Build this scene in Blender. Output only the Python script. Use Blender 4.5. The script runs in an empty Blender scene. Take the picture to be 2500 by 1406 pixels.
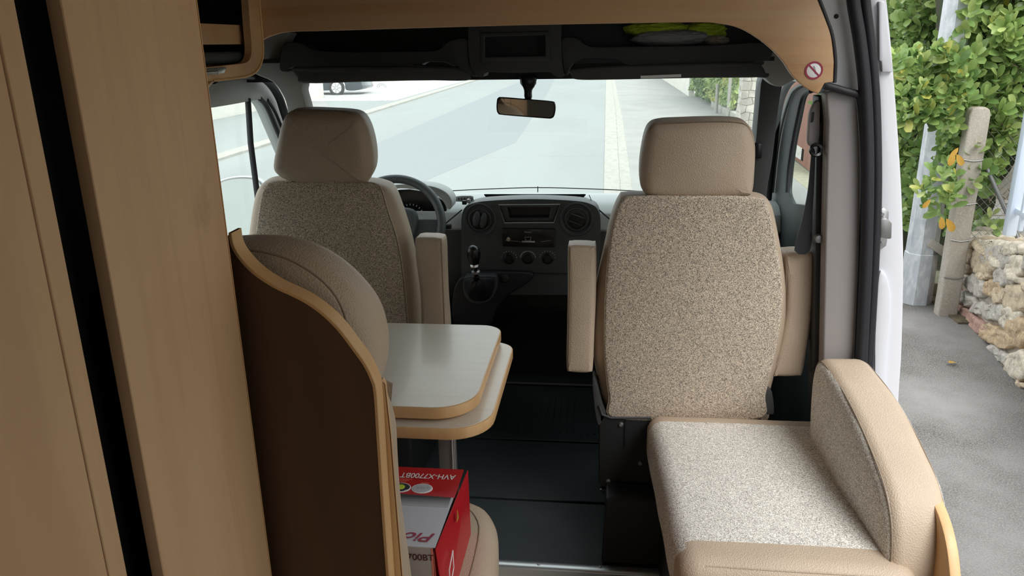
import bpy, bmesh, math, random
import numpy as np
from mathutils import Vector, Matrix, noise
from mathutils.geometry import tessellate_polygon
random.seed(7)
R = random.Random(11)
S = bpy.context.scene
COL = S.collection

# ------------------------------------------------------------------ camera
F_PX = 1895.0
CX, CY = 1250.0, 703.0
_Y = Vector((225, 603, -F_PX)).normalized()
_Z = Vector((-100, 5997, F_PX)); _Z = (_Z - _Z.dot(_Y) * _Y).normalized()
_X = _Y.cross(_Z)
MW = Matrix((_X, _Y, _Z))                 # world = MW @ camera-space
CAM = Vector((0, 0, 1.5))
cd = bpy.data.cameras.new('camera')
cd.sensor_width = 36; cd.lens = F_PX / 2500 * 36; cd.clip_start = 0.02; cd.clip_end = 500
cam = bpy.data.objects.new('camera', cd); COL.objects.link(cam)
cam.matrix_world = Matrix.Translation(CAM) @ MW.to_4x4()
S.camera = cam

# ------------------------------------------------------------------ sky, light, exposure
S.view_settings.view_transform = 'Standard'
S.view_settings.look = 'None'
S.view_settings.gamma = 1.0
S.view_settings.use_curve_mapping = False
S.view_settings.exposure = 0.0
S.cycles.use_denoising = True
S.cycles.max_bounces = 10
S.cycles.diffuse_bounces = 6
S.cycles.transparent_max_bounces = 12
S.cycles.caustics_reflective = False
S.cycles.caustics_refractive = False
S.cycles.sample_clamp_indirect = 6.0
W = bpy.data.worlds.new('overcast'); S.world = W; W.use_nodes = True
wn, wl = W.node_tree.nodes, W.node_tree.links
wn.clear()
wo = wn.new('ShaderNodeOutputWorld'); wb = wn.new('ShaderNodeBackground')
wc = wn.new('ShaderNodeTexCoord'); wz = wn.new('ShaderNodeTexNoise'); wr = wn.new('ShaderNodeValToRGB')
wz.inputs['Scale'].default_value = 2.2; wz.inputs['Detail'].default_value = 4
wr.color_ramp.elements[0].position = 0.35; wr.color_ramp.elements[0].color = (0.80, 0.87, 0.93, 1)
wr.color_ramp.elements[1].position = 0.7; wr.color_ramp.elements[1].color = (1.0, 1.0, 0.99, 1)
wl.new(wc.outputs['Generated'], wz.inputs['Vector']); wl.new(wz.outputs['Fac'], wr.inputs['Fac'])
wl.new(wr.outputs['Color'], wb.inputs['Color']); wl.new(wb.outputs[0], wo.inputs[0])
wb.inputs['Strength'].default_value = 2.1
sun = bpy.data.lights.new('sun', 'SUN'); sun.energy = 3.2; sun.angle = math.radians(40); sun.color = (1, .98, .95)
so = bpy.data.objects.new('sun', sun); COL.objects.link(so)
so.rotation_euler = Vector((-.38, .55, -.75)).to_track_quat('-Z', 'Y').to_euler()
def portal(name, c, x, y, sx, sy):
    """area light portal in a real opening: only guides the sampling of the sky"""
    l = bpy.data.lights.new(name, 'AREA'); l.shape = 'RECTANGLE'; l.size = sx; l.size_y = sy
    l.cycles.is_portal = True
    o = bpy.data.objects.new(name, l); COL.objects.link(o)
    x = Vector(x).normalized(); y = Vector(y).normalized(); z = x.cross(y)
    o.matrix_world = Matrix.Translation(c) @ Matrix((x, y, z)).transposed().to_4x4()
# ------------------------------------------------------------------ helpers
def P(u, v, x=None, y=None, z=None):
    d = MW @ Vector((u - CX, CY - v, -F_PX))
    if x is not None: t = x / d.x
    elif y is not None: t = y / d.y
    else: t = (z - CAM.z) / d.z
    return CAM + d * t
def PP(u, v, p0, n):
    d = MW @ Vector((u - CX, CY - v, -F_PX))
    return CAM + d * ((Vector(p0) - CAM).dot(n) / d.dot(n))
def Pn(pts, **k): return [P(u, v, **k) for u, v in pts]
def spline(pts, n=6, closed=True):
    pts = [Vector(p) for p in pts]; out = []; m = len(pts)
    for i in range(m if closed else m - 1):
        if closed: a, b, c, d = pts[i - 1], pts[i], pts[(i + 1) % m], pts[(i + 2) % m]
        else: a, b, c, d = pts[max(i - 1, 0)], pts[i], pts[i + 1], pts[min(i + 2, m - 1)]
        for k in range(n):
            t = k / n
            out.append(0.5 * ((2 * b) + (c - a) * t + (2 * a - 5 * b + 4 * c - d) * t * t + (3 * b - a - 3 * c + d) * t ** 3))
    if not closed: out.append(pts[-1])
    return out
def spx(pts, n=5, closed=True, **k): return Pn([(p.x, p.y) for p in spline([(u, v, 0) for u, v in pts], n, closed)], **k)

def finish(name, me, mat, parent=None, kind=None, smooth=40):
    if mat is not None and not me.materials: me.materials.append(mat)
    if smooth:
        for p in me.polygons: p.use_smooth = True
        me.set_sharp_from_angle(angle=math.radians(smooth))
    o = bpy.data.objects.new(name, me); COL.objects.link(o)
    if parent is not None:
        o.parent = parent; o.matrix_parent_inverse = world_of(parent).inverted()
    if kind: o['kind'] = kind
    return o
def world_of(o):
    m = Matrix.Translation(o.location)
    if o.parent is not None: m = world_of(o.parent) @ o.matrix_parent_inverse @ m
    return m
def mesh(name, vs, fs, mat, parent=None, kind=None, smooth=40):
    me = bpy.data.meshes.new(name); me.from_pydata([tuple(v) for v in vs], [], fs); me.validate(); me.update()
    bm = bmesh.new(); bm.from_mesh(me); bmesh.ops.recalc_face_normals(bm, faces=bm.faces); bm.to_mesh(me); bm.free()
    return finish(name, me, mat, parent, kind, smooth)
def tag(o, label=None, cat=None, group=None, kind=None):
    if label: o['label'] = label
    if cat: o['category'] = cat
    if group: o['group'] = group
    if kind: o['kind'] = kind
    return o
def thing(name, label, cat, loc=(0, 0, 0), group=None, kind=None):
    o = bpy.data.objects.new(name, None); o.empty_display_size = .05; o.location = loc; COL.objects.link(o)
    return tag(o, label, cat, group, kind)
def bevel(bm, r, seg, ang=35):
    if r <= 0: return
    es = [e for e in bm.edges if len(e.link_faces) == 2 and e.calc_face_angle(0) > math.radians(ang)]
    bmesh.ops.bevel(bm, geom=es, offset=r, segments=seg, profile=.5, affect='EDGES', clamp_overlap=True)
def plate(name, loops, off, mat, parent=None, bev=0, seg=2, kind=None, smooth=40, ang=35):
    """flat outline(s) (first outer, then holes) given a real thickness off"""
    if isinstance(loops[0][0], (int, float)): loops = [loops]
    loops = [[Vector(p) for p in l] for l in loops]; off = Vector(off)
    bm = bmesh.new(); f, b = [], []
    for l in loops:
        f.append([bm.verts.new(p) for p in l]); b.append([bm.verts.new(p + off) for p in l])
    if len(loops) == 1 :
        bm.faces.new(f[0]); bm.faces.new(b[0][::-1])
    else:
        ff = [v for l in f for v in l]; bb = [v for l in b for v in l]
        for t in tessellate_polygon(loops):
            try: bm.faces.new([ff[i] for i in t]); bm.faces.new([bb[i] for i in t][::-1])
            except ValueError: pass
    for lf, lb in zip(f, b):
        n = len(lf)
        for i in range(n): bm.faces.new((lf[i], lb[i], lb[(i + 1) % n], lf[(i + 1) % n]))
    bmesh.ops.recalc_face_normals(bm, faces=bm.faces)
    bevel(bm, bev, seg, ang)
    bmesh.ops.triangulate(bm, faces=[q for q in bm.faces if len(q.verts) > 4])
    me = bpy.data.meshes.new(name); bm.to_mesh(me); bm.free()
    return finish(name, me, mat, parent, kind, smooth)
def boxbm(bm, lo, hi, M=None):
    r = bmesh.ops.create_cube(bm, size=1)
    lo, hi = Vector(lo), Vector(hi)
    lo, hi = Vector([min(lo[i], hi[i]) for i in range(3)]), Vector([max(lo[i], hi[i]) for i in range(3)])
    for v in r['verts']:
        v.co = Vector([lo[i] + (v.co[i] + .5) * (hi[i] - lo[i]) for i in range(3)])
        if M is not None: v.co = M @ v.co
    return r['verts']
def box(name, lo, hi, mat, parent=None, bev=0, seg=2, kind=None, M=None):
    bm = bmesh.new(); boxbm(bm, lo, hi, M); bevel(bm, bev, seg)
    me = bpy.data.meshes.new(name); bm.to_mesh(me); bm.free()
    return finish(name, me, mat, parent, kind)
def boxes(name, lst, mat, parent=None, bev=0, kind=None):
    bm = bmesh.new()
    for lo, hi in lst: boxbm(bm, lo, hi)
    bevel(bm, bev, 1)
    me = bpy.data.meshes.new(name); bm.to_mesh(me); bm.free()
    return finish(name, me, mat, parent, kind)
def sweep(pts, r, n=10, closed=False, flat=1.0, upv=None):
    pts = [Vector(p) for p in pts]; m = len(pts); vs = []; fs = []
    up = Vector(upv) if upv else Vector((0, 0, 1)); prev = None
    for i, p in enumerate(pts):
        a = pts[i - 1] if (i or closed) else p; b = pts[(i + 1) % m] if (i < m - 1 or closed) else p
        t = (b - a).normalized()
        if prev is None:
            s = t.cross(up) if upv or abs(t.z) < .9 else t.cross(Vector((0, 1, 0)))
        else: s = prev - t * prev.dot(t)
        s.normalize(); prev = s; w = t.cross(s)
        rr = r[i] if isinstance(r, (list, tuple)) else r
        for k in range(n):
            a_ = 2 * math.pi * k / n; vs.append(p + s * math.cos(a_) * rr + w * math.sin(a_) * rr * flat)
    for i in range(m if closed else m - 1):
        j = (i + 1) % m
        for k in range(n): fs.append((i * n + k, i * n + (k + 1) % n, j * n + (k + 1) % n, j * n + k))
    if not closed: fs.append(tuple(range(n))); fs.append(tuple((m - 1) * n + k for k in range(n)))
    return vs, fs
def tube(name, pts, r, mat, parent=None, n=10, closed=False, flat=1.0, kind=None, upv=None):
    vs, fs = sweep(pts, r, n, closed, flat, upv); return mesh(name, vs, fs, mat, parent, kind, 50)
def tubes(name, lst, r, mat, parent=None, n=6, kind=None):
    V, Fc = [], []
    for pts in lst:
        vs, fs = sweep(pts, r, n); o = len(V); V += vs; Fc += [tuple(i + o for i in f) for f in fs]
    return mesh(name, V, Fc, mat, parent, kind, 50)
def lathe(name, prof, org, ax, mat, parent=None, n=32, sx=1, sy=1, ux=None, kind=None, cap=True):
    ax = Vector(ax).normalized(); ux = Vector(ux) if ux else (Vector((1, 0, 0)) if abs(ax.x) < .9 else Vector((0, 1, 0)))
    ux = (ux - ax * ux.dot(ax)).normalized(); uy = ax.cross(ux); org = Vector(org); vs = []; fs = []
    for r, h in prof:
        for k in range(n):
            a = 2 * math.pi * k / n; vs.append(org + ax * h + ux * math.cos(a) * r * sx + uy * math.sin(a) * r * sy)
    m = len(prof)
    for i in range(m - 1):
        for k in range(n): fs.append((i * n + k, i * n + (k + 1) % n, (i + 1) * n + (k + 1) % n, (i + 1) * n + k))
    if cap and prof[0][0] > 1e-5: fs.append(tuple(range(n)))
    if cap and prof[-1][0] > 1e-5: fs.append(tuple((m - 1) * n + k for k in range(n)))
    bm = bmesh.new(); bv = [bm.verts.new(v) for v in vs]
    for f in fs:
        try: bm.faces.new([bv[i] for i in f])
        except ValueError: pass
    bmesh.ops.remove_doubles(bm, verts=bm.verts, dist=1e-6); bmesh.ops.recalc_face_normals(bm, faces=bm.faces)
    me = bpy.data.meshes.new(name); bm.to_mesh(me); bm.free()
    return finish(name, me, mat, parent, kind)
SEAM = []
def cushion(name, out, nrm, th, rad, mat, parent=None, puff=.01, wob=.0025, back=True, seg=5, kind=None, fab=None, nz=7.0):
    """soft upholstered body: outline 'out' is the widest section; nrm points to its front face"""
    out = [Vector(p) for p in out]; n = len(out); nrm = Vector(nrm).normalized()
    c = sum(out, Vector()) / n
    area = sum(((out[i] - c).cross(out[(i + 1) % n] - c)).dot(nrm) for i in range(n))
    if area < 0: out = out[::-1]
    inn = []
    for i in range(n):
        t = (out[(i + 1) % n] - out[i - 1]).normalized(); inn.append(nrm.cross(t).normalized())
    def ring(inset, h):
        return [out[i] + inn[i] * inset + nrm * h for i in range(n)]
    h2 = th / 2
    e1 = max(((p - q).length, i) for i, p in enumerate(out) for q in (c,))[1]
    e1 = Vector((1, 0, 0)); e1 = e1 - nrm * e1.dot(nrm)
    if e1.length < .3: e1 = Vector((0, 1, 0)) - nrm * nrm.y
    e1.normalize(); e2 = nrm.cross(e1)
    A1 = [(p - c).dot(e1) for p in out]; A2 = [(p - c).dot(e2) for p in out]
    m1, m2 = (max(A1) + min(A1)) / 2, (max(A2) + min(A2)) / 2; w1, w2 = (max(A1) - min(A1)) / 2, (max(A2) - min(A2)) / 2
    def dome(p):
        a, b = ((p - c).dot(e1) - m1) / w1, ((p - c).dot(e2) - m2) / w2
        return puff * max(0, 1 - a * a) * max(0, 1 - b * b) * 1.3
    def half(sg):
        rs = []
        for k in range(1, seg + 1):
            a = math.pi / 2 * k / seg
            rs.append([p + nrm * sg * dome(p) * math.sin(a) for p in ring(rad * (1 - math.cos(a)), sg * (h2 - rad + rad * math.sin(a)))])
        base = ring(rad, sg * h2); cc = sum(base, Vector()) / n
        for s_ in (.85, .7, .55, .4, .25, .12):
            rs.append([q + nrm * sg * dome(q) for q in [cc + (p - cc) * s_ for p in base]])
        return rs, cc + nrm * sg * dome(cc)
    fr, fc = half(1); bk, bc = half(-1)
    mid = [ring(0, h2 - rad), ring(0, -(h2 - rad))]
    if fab: SEAM[:] = [fr[fab[1] - 1], bk[fab[1] - 1]]
    allr = fr[::-1] + mid + bk
    vs = [fc]; 
    for r_ in allr: vs += r_
    vs.append(bc)
    if wob:
        for i, v in enumerate(vs):
            q = v * nz; w = noise.noise_vector(q) * wob; vs[i] = v + w
    fs = [(0, 1 + i, 1 + (i + 1) % n) for i in range(n)]
    for k in range(len(allr) - 1):
        a, b = 1 + k * n, 1 + (k + 1) * n
        for i in range(n): fs.append((a + i, b + i, b + (i + 1) % n, a + (i + 1) % n))
    L = len(vs) - 1; a = 1 + (len(allr) - 1) * n
    for i in range(n): fs.append((L, a + (i + 1) % n, a + i))
    o = mesh(name, vs, fs, mat, parent, kind, 75)
    if fab:
        o.data.materials.append(fab[0]); m = len(allr)
        for p in o.data.polygons:
            i = max(p.vertices); k = (i - 1) // n if i < L else m       # outer ring index of the face
            if k <= 6 + seg - fab[1] or k > m - 1 - (6 + seg - fab[1]): p.material_index = 1
    return o
def text(name, body, org, ux, uy, h, mat, parent=None, width=None, ext=.0003, shear=0, bold=.012):
    cu = bpy.data.curves.new(name, 'FONT'); cu.body = body; cu.size = 1; cu.extrude = 0.0; cu.shear = shear; cu.offset = bold
    tmp = bpy.data.objects.new(name + '_tmp', cu); COL.objects.link(tmp)
    dg = bpy.context.evaluated_depsgraph_get(); dg.update()
    me = bpy.data.meshes.new_from_object(tmp.evaluated_get(dg)); bpy.data.objects.remove(tmp)
    vs = [v.co.copy() for v in me.vertices]
    x0 = min(v.x for v in vs); x1 = max(v.x for v in vs); y1 = max(v.y for v in vs)
    ux, uy = Vector(ux).normalized(), Vector(uy).normalized(); nn = ux.cross(uy)
    sy = h / y1; sx = width / (x1 - x0) if width else sy
    for v in me.vertices:
        v.co = Vector(org) + ux * (v.co.x - x0) * sx + uy * v.co.y * sy + nn * ext
    me.materials.clear()
    return finish(name, me, mat, parent, smooth=0)

# ------------------------------------------------------------------ materials
def mat(name, col, rough=.6, metal=0, spec=.5, bump=None, vary=None, coat=0, coords='Object', sheen=0):
    """bump=(scale, strength, kind); vary=(colour2, scale xyz, low, high)"""
    m = bpy.data.materials.new(name); m.use_nodes = True
    nt = m.node_tree; N, L = nt.nodes, nt.links; b = N['Principled BSDF']
    b.inputs['Base Color'].default_value = (*col, 1); b.inputs['Roughness'].default_value = rough
    b.inputs['Metallic'].default_value = metal; b.inputs['Specular IOR Level'].default_value = spec
    b.inputs['Coat Weight'].default_value = coat
    if sheen: b.inputs['Sheen Weight'].default_value = sheen
    tc = N.new('ShaderNodeTexCoord')
    if vary:
        layers = vary if isinstance(vary, list) else [vary]
        cur = None
        for (c2, sc, lo, hi) in layers:
            mp = N.new('ShaderNodeMapping'); mp.inputs['Scale'].default_value = sc
            nz = N.new('ShaderNodeTexNoise'); nz.inputs['Scale'].default_value = 1; nz.inputs['Detail'].default_value = 6
            nz.inputs['Roughness'].default_value = .6
            mr = N.new('ShaderNodeMapRange'); mr.inputs[1].default_value = lo; mr.inputs[2].default_value = hi
            mx = N.new('ShaderNodeMix'); mx.data_type = 'RGBA'
            L.new(tc.outputs[coords], mp.inputs[0]); L.new(mp.outputs[0], nz.inputs[0])
            L.new(nz.outputs['Fac'], mr.inputs[0]); L.new(mr.outputs[0], mx.inputs[0])
            if cur is None: mx.inputs[6].default_value = (*col, 1)
            else: L.new(cur, mx.inputs[6])
            mx.inputs[7].default_value = (*c2, 1); cur = mx.outputs[2]
        L.new(cur, b.inputs['Base Color'])
    if bump:
        sc, st, kd = bump
        t = N.new('ShaderNodeTexVoronoi' if kd == 'v' else 'ShaderNodeTexNoise'); t.inputs['Scale'].default_value = sc
        if kd != 'v': t.inputs['Detail'].default_value = 5
        bp = N.new('ShaderNodeBump'); bp.inputs['Strength'].default_value = st; bp.inputs['Distance'].default_value = .004
        L.new(tc.outputs[coords], t.inputs['Vector']); L.new(t.outputs[0], bp.inputs['Height']); L.new(bp.outputs[0], b.inputs['Normal'])
    return m
def fabric(name, base, dark, mid, sc=620):
    m = mat(name, base, .95, spec=.15)
    N, L = m.node_tree.nodes, m.node_tree.links; b = N['Principled BSDF']; tc = N['Texture Coordinate']
    v = N.new('ShaderNodeTexVoronoi'); v.inputs['Scale'].default_value = sc
    sp = N.new('ShaderNodeSeparateColor'); L.new(tc.outputs['Object'], v.inputs['Vector']); L.new(v.outputs['Color'], sp.inputs[0])
    r = N.new('ShaderNodeValToRGB'); r.color_ramp.interpolation = 'CONSTANT'; e = r.color_ramp.elements
    e[0].position = 0; e[0].color = (*dark, 1); e[1].position = .2; e[1].color = (*mid, 1)
    for p_, c_ in ((.42, base), (.62, tuple(min(1, x * 1.25) for x in base)), (.86, tuple(x * .8 for x in base))):
        q = e.new(p_); q.color = (*c_, 1)
    L.new(sp.outputs[0], r.inputs['Fac']); 
    n2 = N.new('ShaderNodeTexNoise'); n2.inputs['Scale'].default_value = 230; n2.inputs['Detail'].default_value = 2
    mr = N.new('ShaderNodeMapRange'); mr.inputs[1].default_value = .3; mr.inputs[2].default_value = .7; mr.inputs[3].default_value = .78; mr.inputs[4].default_value = 1.18
    L.new(tc.outputs['Object'], n2.inputs['Vector']); L.new(n2.outputs['Fac'], mr.inputs[0])
    mx = N.new('ShaderNodeMix'); mx.data_type = 'RGBA'; mx.blend_type = 'MULTIPLY'; mx.inputs[0].default_value = 1
    L.new(r.outputs[0], mx.inputs[6]); L.new(mr.outputs[0], mx.inputs[7]); L.new(mx.outputs[2], b.inputs['Base Color'])
    bp = N.new('ShaderNodeBump'); bp.inputs['Strength'].default_value = .5; bp.inputs['Distance'].default_value = .002
    L.new(v.outputs['Distance'], bp.inputs['Height']); L.new(bp.outputs[0], b.inputs['Normal'])
    return m
def glass(name, tint, haze):
    m = bpy.data.materials.new(name); m.use_nodes = True; N, L = m.node_tree.nodes, m.node_tree.links; N.clear()
    o = N.new('ShaderNodeOutputMaterial'); tr = N.new('ShaderNodeBsdfTransparent'); tr.inputs[0].default_value = (*tint, 1)
    gl = N.new('ShaderNodeBsdfGlossy'); gl.inputs['Roughness'].default_value = .02; fr = N.new('ShaderNodeValue'); fr.outputs[0].default_value = .035
    tl = N.new('ShaderNodeBsdfTranslucent'); tl.inputs[0].default_value = (.95, 1, .98, 1)
    m1 = N.new('ShaderNodeMixShader'); m1.inputs[0].default_value = haze; m2 = N.new('ShaderNodeMixShader')
    L.new(tr.outputs[0], m1.inputs[1]); L.new(tl.outputs[0], m1.inputs[2]); L.new(fr.outputs[0], m2.inputs[0])
    L.new(m1.outputs[0], m2.inputs[1]); L.new(gl.outputs[0], m2.inputs[2]); L.new(m2.outputs[0], o.inputs[0])
    return m
def leafmat(name, attr):
    m = mat(name, (.1, .2, .04), .32, spec=.5)
    N, L = m.node_tree.nodes, m.node_tree.links; b = N['Principled BSDF']
    r = N.new('ShaderNodeValToRGB'); e = r.color_ramp.elements
    e[0].position = 0; e[0].color = (.09, .16, .05, 1); e[1].position = 1; e[1].color = (.50, .46, .08, 1)
    for p_, c_ in ((.3, (.18, .30, .09)), (.6, (.30, .42, .13)), (.85, (.44, .52, .19))):
        q = e.new(p_); q.color = (*c_, 1)
    if attr:
        a = N.new('ShaderNodeAttribute'); a.attribute_name = 'tone'; L.new(a.outputs['Fac'], r.inputs[0])
    else:
        a = N.new('ShaderNodeObjectInfo'); L.new(a.outputs['Random'], r.inputs[0])
    L.new(r.outputs[0], b.inputs['Base Color'])
    tl = N.new('ShaderNodeBsdfTranslucent'); L.new(r.outputs[0], tl.inputs[0]); mx = N.new('ShaderNodeMixShader'); mx.inputs[0].default_value = .25
    o = N['Material Output']; L.new(b.outputs[0], mx.inputs[1]); L.new(tl.outputs[0], mx.inputs[2]); L.new(mx.outputs[0], o.inputs[0])
    return m
M = {}
M['wood'] = mat('light_wood', (.70, .455, .26), .42, vary=[((.61, .365, .20), (5, 5, .8), .4, .7), ((.74, .52, .30), (9, 9, 1.1), .5, .75), ((.61, .38, .215), (45, 45, 1.5), .5, .8), ((.30, .17, .09), (5, 5, 4), .66, .85)], bump=(60, .05, 'n'))
M['woodh'] = mat('header_wood', (.60, .375, .195), .45, vary=[((.48, .265, .125), (.8, 8, 9), .4, .72), ((.56, .38, .22), (1.5, 40, 45), .5, .8)], bump=(60, .05, 'n'))
M['woodshade'] = mat('shaded_board_wood', (.11, .055, .028), .5, vary=[((.06, .03, .017), (9, 9, 1.5), .4, .7)])  # wood darkened in colour for the shade on the board's face
M['edge'] = mat('edge_banding', (.74, .47, .23), .4, vary=((.64, .38, .17), (20, 20, 3), .4, .7))
M['line'] = mat('edge_line', (.2, .09, .03), .6)
M['table'] = mat('table_laminate', (.74, .68, .59), .3, vary=((.70, .64, .55), (4, 50, 50), .4, .7), coat=.1)
M['leather'] = mat('beige_leather', (.53, .42, .315), .5, bump=(330, .28, 'v'), vary=((.48, .375, .28), (5, 5, 5), .4, .7))
M['seam'] = mat('seam_thread', (.28, .22, .16), .8)
M['fabric'] = fabric('speckled_fabric', (.66, .565, .455), (.19, .17, .15), (.46, .38, .295))
M['fabricl'] = fabric('speckled_light_fabric', (.84, .79, .73), (.36, .335, .315), (.70, .64, .57))
M['blk'] = mat('black_plastic', (.008, .009, .010), .5)
M['blkg'] = mat('glossy_black', (.006, .006, .007), .24)
M['blkr'] = mat('black_rubber', (.012, .012, .017), .55, bump=(300, .15, 'n'))
M['mat'] = mat('rubber_floor_mat', (.018, .024, .025), .5, spec=.4, bump=(350, .12, 'n'), vary=((.03, .037, .038), (3, 3, 3), .5, .75))
M['dkp'] = mat('dark_grey_plastic', (.045, .047, .047), .6, bump=(500, .1, 'n'))
M['con'] = mat('console_plastic', (.055, .066, .071), .5, bump=(500, .08, 'n'))
M['visor'] = mat('visor_vinyl', (.055, .057, .056), .7)
M['dash'] = mat('grey_dash_plastic', (.46, .49, .49), .55, bump=(500, .08, 'n'))
M['grey'] = mat('grey_trim', (.42, .43, .42), .6)
M['void'] = mat('black_void', (.003, .003, .003), 1, spec=0)
M['pill'] = mat('pillar_trim', (.28, .26, .255), .55)
M['drd'] = mat('door_inner_plastic', (.02, .028, .028), .6)
M['metalg'] = mat('painted_grey_metal', (.78, .79, .80), .4)
M['white'] = mat('white_paint', (.68, .69, .74), .22, coat=.5)
M['chrome'] = mat('chrome', (.7, .7, .7), .25, 1)
M['alu'] = mat('brushed_aluminium', (.55, .56, .57), .33, .9)
M['steel'] = mat('dull_steel', (.3, .3, .3), .4, .8)
M['vinyl'] = mat('vinyl_floor', (.26, .23, .19), .5, vary=((.2, .18, .15), (2, 30, 1), .4, .7))
M['ceil'] = mat('ceiling_lining', (.36, .33, .29), .9)
M['glass'] = glass('cab_glass', (.90, .97, .95), .06)
M['glassc'] = glass('clear_glass', (.85, .92, .90), .03)
M['mirror'] = mat('mirror_glass', (.85, .87, .85), .03, 1)
M['red'] = mat('red_card', (.52, .012, .022), .35)
M['redl'] = mat('light_red_print', (.75, .2, .15), .4)
M['silver'] = mat('silver_card', (.55, .56, .62), .4)
M['card'] = mat('grey_card', (.42, .39, .37), .5)
M['wht'] = mat('white_print', (.85, .85, .85), .5)
M['gry'] = mat('grey_print', (.35, .35, .35), .5)
M['drk'] = mat('dark_print', (.09, .02, .03), .5)
M['mag'] = mat('crimson_print', (.32, .02, .06), .5)
M['hivis'] = mat('hi_vis_fabric', (.62, .80, .06), .7)
M['bag'] = mat('pale_plastic_bag', (.45, .47, .48), .45)
M['tyre'] = mat('tyre_rubber', (.03, .03, .03), .8)
M['asph'] = mat('road_asphalt', (.275, .295, .285), .9, vary=[((.245, .26, .26), (.5, .12, .5), .4, .7), ((.36, .37, .36), (60, 60, 60), .55, .75)], bump=(90, .3, 'n'))
M['patch'] = mat('asphalt_repair', (.225, .243, .25), .9, vary=((.28, .29, .30), (40, 40, 40), .5, .75))
M['pavef'] = mat('pale_pavement', (.33, .33, .31), .9, vary=((.28, .28, .26), (1, 1, 1), .4, .7))
M['pave'] = mat('pavement_asphalt', (.145, .137, .127), .9, vary=[((.06, .058, .055), (95, 95, 95), .46, .56), ((.42, .40, .36), (150, 150, 150), .56, .64), ((.27, .26, .25), (.7, .7, .7), .45, .7)], bump=(120, .6, 'n'))
M['kerb'] = mat('kerb_stone', (.40, .385, .34), .85, vary=((.33, .315, .28), (10, 3, 10), .4, .7))
M['wallw'] = mat('white_render', (.78, .75, .68), .9, vary=((.68, .65, .6), (1, 1, 3), .4, .8))
M['gravel'] = mat('pale_gravel', (.52, .51, .5), .9, vary=((.26, .25, .26), (14, 14, 14), .48, .62), bump=(60, 1, 'n'))
M['leaf'] = leafmat('laurel_leaf', False); M['foliage'] = leafmat('laurel_foliage', True)
M['dead'] = mat('yellow_leaf', (.50, .33, .05), .5, vary=((.42, .14, .02), (40, 40, 40), .45, .65))
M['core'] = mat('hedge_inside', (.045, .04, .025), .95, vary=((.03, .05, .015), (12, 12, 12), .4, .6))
M['twig'] = mat('twig_bark', (.22, .17, .12), .85)
M['conc'] = mat('old_concrete', (.42, .385, .33), .9, vary=[((.34, .30, .24), (8, 8, 4), .4, .7), ((.5, .46, .4), (80, 80, 80), .5, .7)], bump=(150, .4, 'n'))
M['moss'] = mat('mossy_concrete', (.36, .34, .25), .9, vary=((.27, .27, .17), (9, 9, 9), .4, .7), bump=(100, .4, 'n'))
M['galv'] = mat('galvanised_steel', (.50, .53, .56), .5, .35, vary=[((.62, .64, .66), (25, 25, 12), .45, .6), ((.40, .43, .47), (14, 14, 7), .5, .7)])
M['mortar'] = mat('mortar', (.42, .37, .30), .95, bump=(60, .8, 'n'), vary=((.28, .24, .2), (10, 10, 10), .4, .7))
M['rail'] = mat('pale_blue_paint', (.62, .70, .82), .35)
M['brown'] = mat('brown_timber', (.27, .10, .055), .6, vary=((.18, .065, .04), (20, 20, 1), .4, .7))
M['wallst'] = mat('white_stone', (.60, .57, .50), .9, bump=(14, 1.0, 'n'), vary=((.48, .45, .38), (6, 6, 6), .4, .7))
M['soil'] = mat('soil', (.09, .075, .05), .95, bump=(40, 1, 'n'), vary=((.16, .13, .08), (12, 12, 12), .45, .65))
M['yard'] = mat('yard_gravel', (.70, .68, .63), .95, vary=((.5, .47, .42), (22, 22, 22), .5, .65), bump=(50, .8, 'n'))
M['carp'] = mat('car_paint', (.03, .045, .055), .25, coat=.6)
M['sand'] = mat('sand_bag', (.5, .45, .36), .9)
stonecols = dict(tan=(.50, .41, .29), orange=(.47, .35, .22), grey=(.43, .40, .35), pale=(.57, .51, .41), pink=(.40, .25, .20), red=(.30, .21, .18))
for k, c in stonecols.items():
    M['st_' + k] = mat(k + '_stone', c, .9, bump=(38, 1.0, 'n'), vary=[(tuple(x * .62 for x in c), (14, 14, 14), .45, .68), (tuple(min(1, x * 1.35) for x in c), (50, 50, 50), .5, .7)])
#BODY
# ================================================================== setting: outside ground
def st(o): o['kind'] = 'structure'; return o
st(box('road', (-7.4, -12, -.75), (.3, 75, -.602), M['asph']))
st(plate('road_patch', [(-5.0, 17.5, -.6), (-1.9, 17.2, -.6), (-2.2, 29, -.6), (-3.3, 60, -.6), (-4.5, 60, -.6)], (0, 0, -.004), M['patch']))
st(plate('road_patch', [(-4.6, 9.0, -.6), (-3.4, 9.1, -.6), (-1.9, 17.2, -.6), (-5.0, 17.5, -.6)], (0, 0, -.004), M['patch']))
kerb = thing('kerb', None, None, (0, 10, -.6), kind='structure'); kerb['label'] = 'pale kerb of long stones between road and pavement'
y = -6.0; i = 0
while y < 60:
    x0, x1 = .0 + y * .003, .36 + y * .009
    x1 = min(x1, x0 + .5)
    box('kerb_stone', (x0, y + .006, -.72), (x1 - .18, y + .994, -.585), M['kerb'], kerb, .008, 1)
    box('gutter_stone', (x1 - .181, y + .006, -.72), (x1, y + .994, -.596), M['kerb'], kerb, .005, 1)
    y += 1.0
st(plate('pavement', [(.3, -12, -.6), (9, -12, -.6), (9, 10.5, -.6), (.4, 10.5, -.6)], (0, 0, -.15), M['pave']))
st(plate('pavement', [(.4, 10.5, -.6), (9, 10.5, -.6), (9, 75, -.6), (.7, 75, -.6)], (0, 0, -.15), M['pavef']))
st(box('verge', (-12.2, -12, -.75), (-7.75, 75, -.598), M['asph']))
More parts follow.
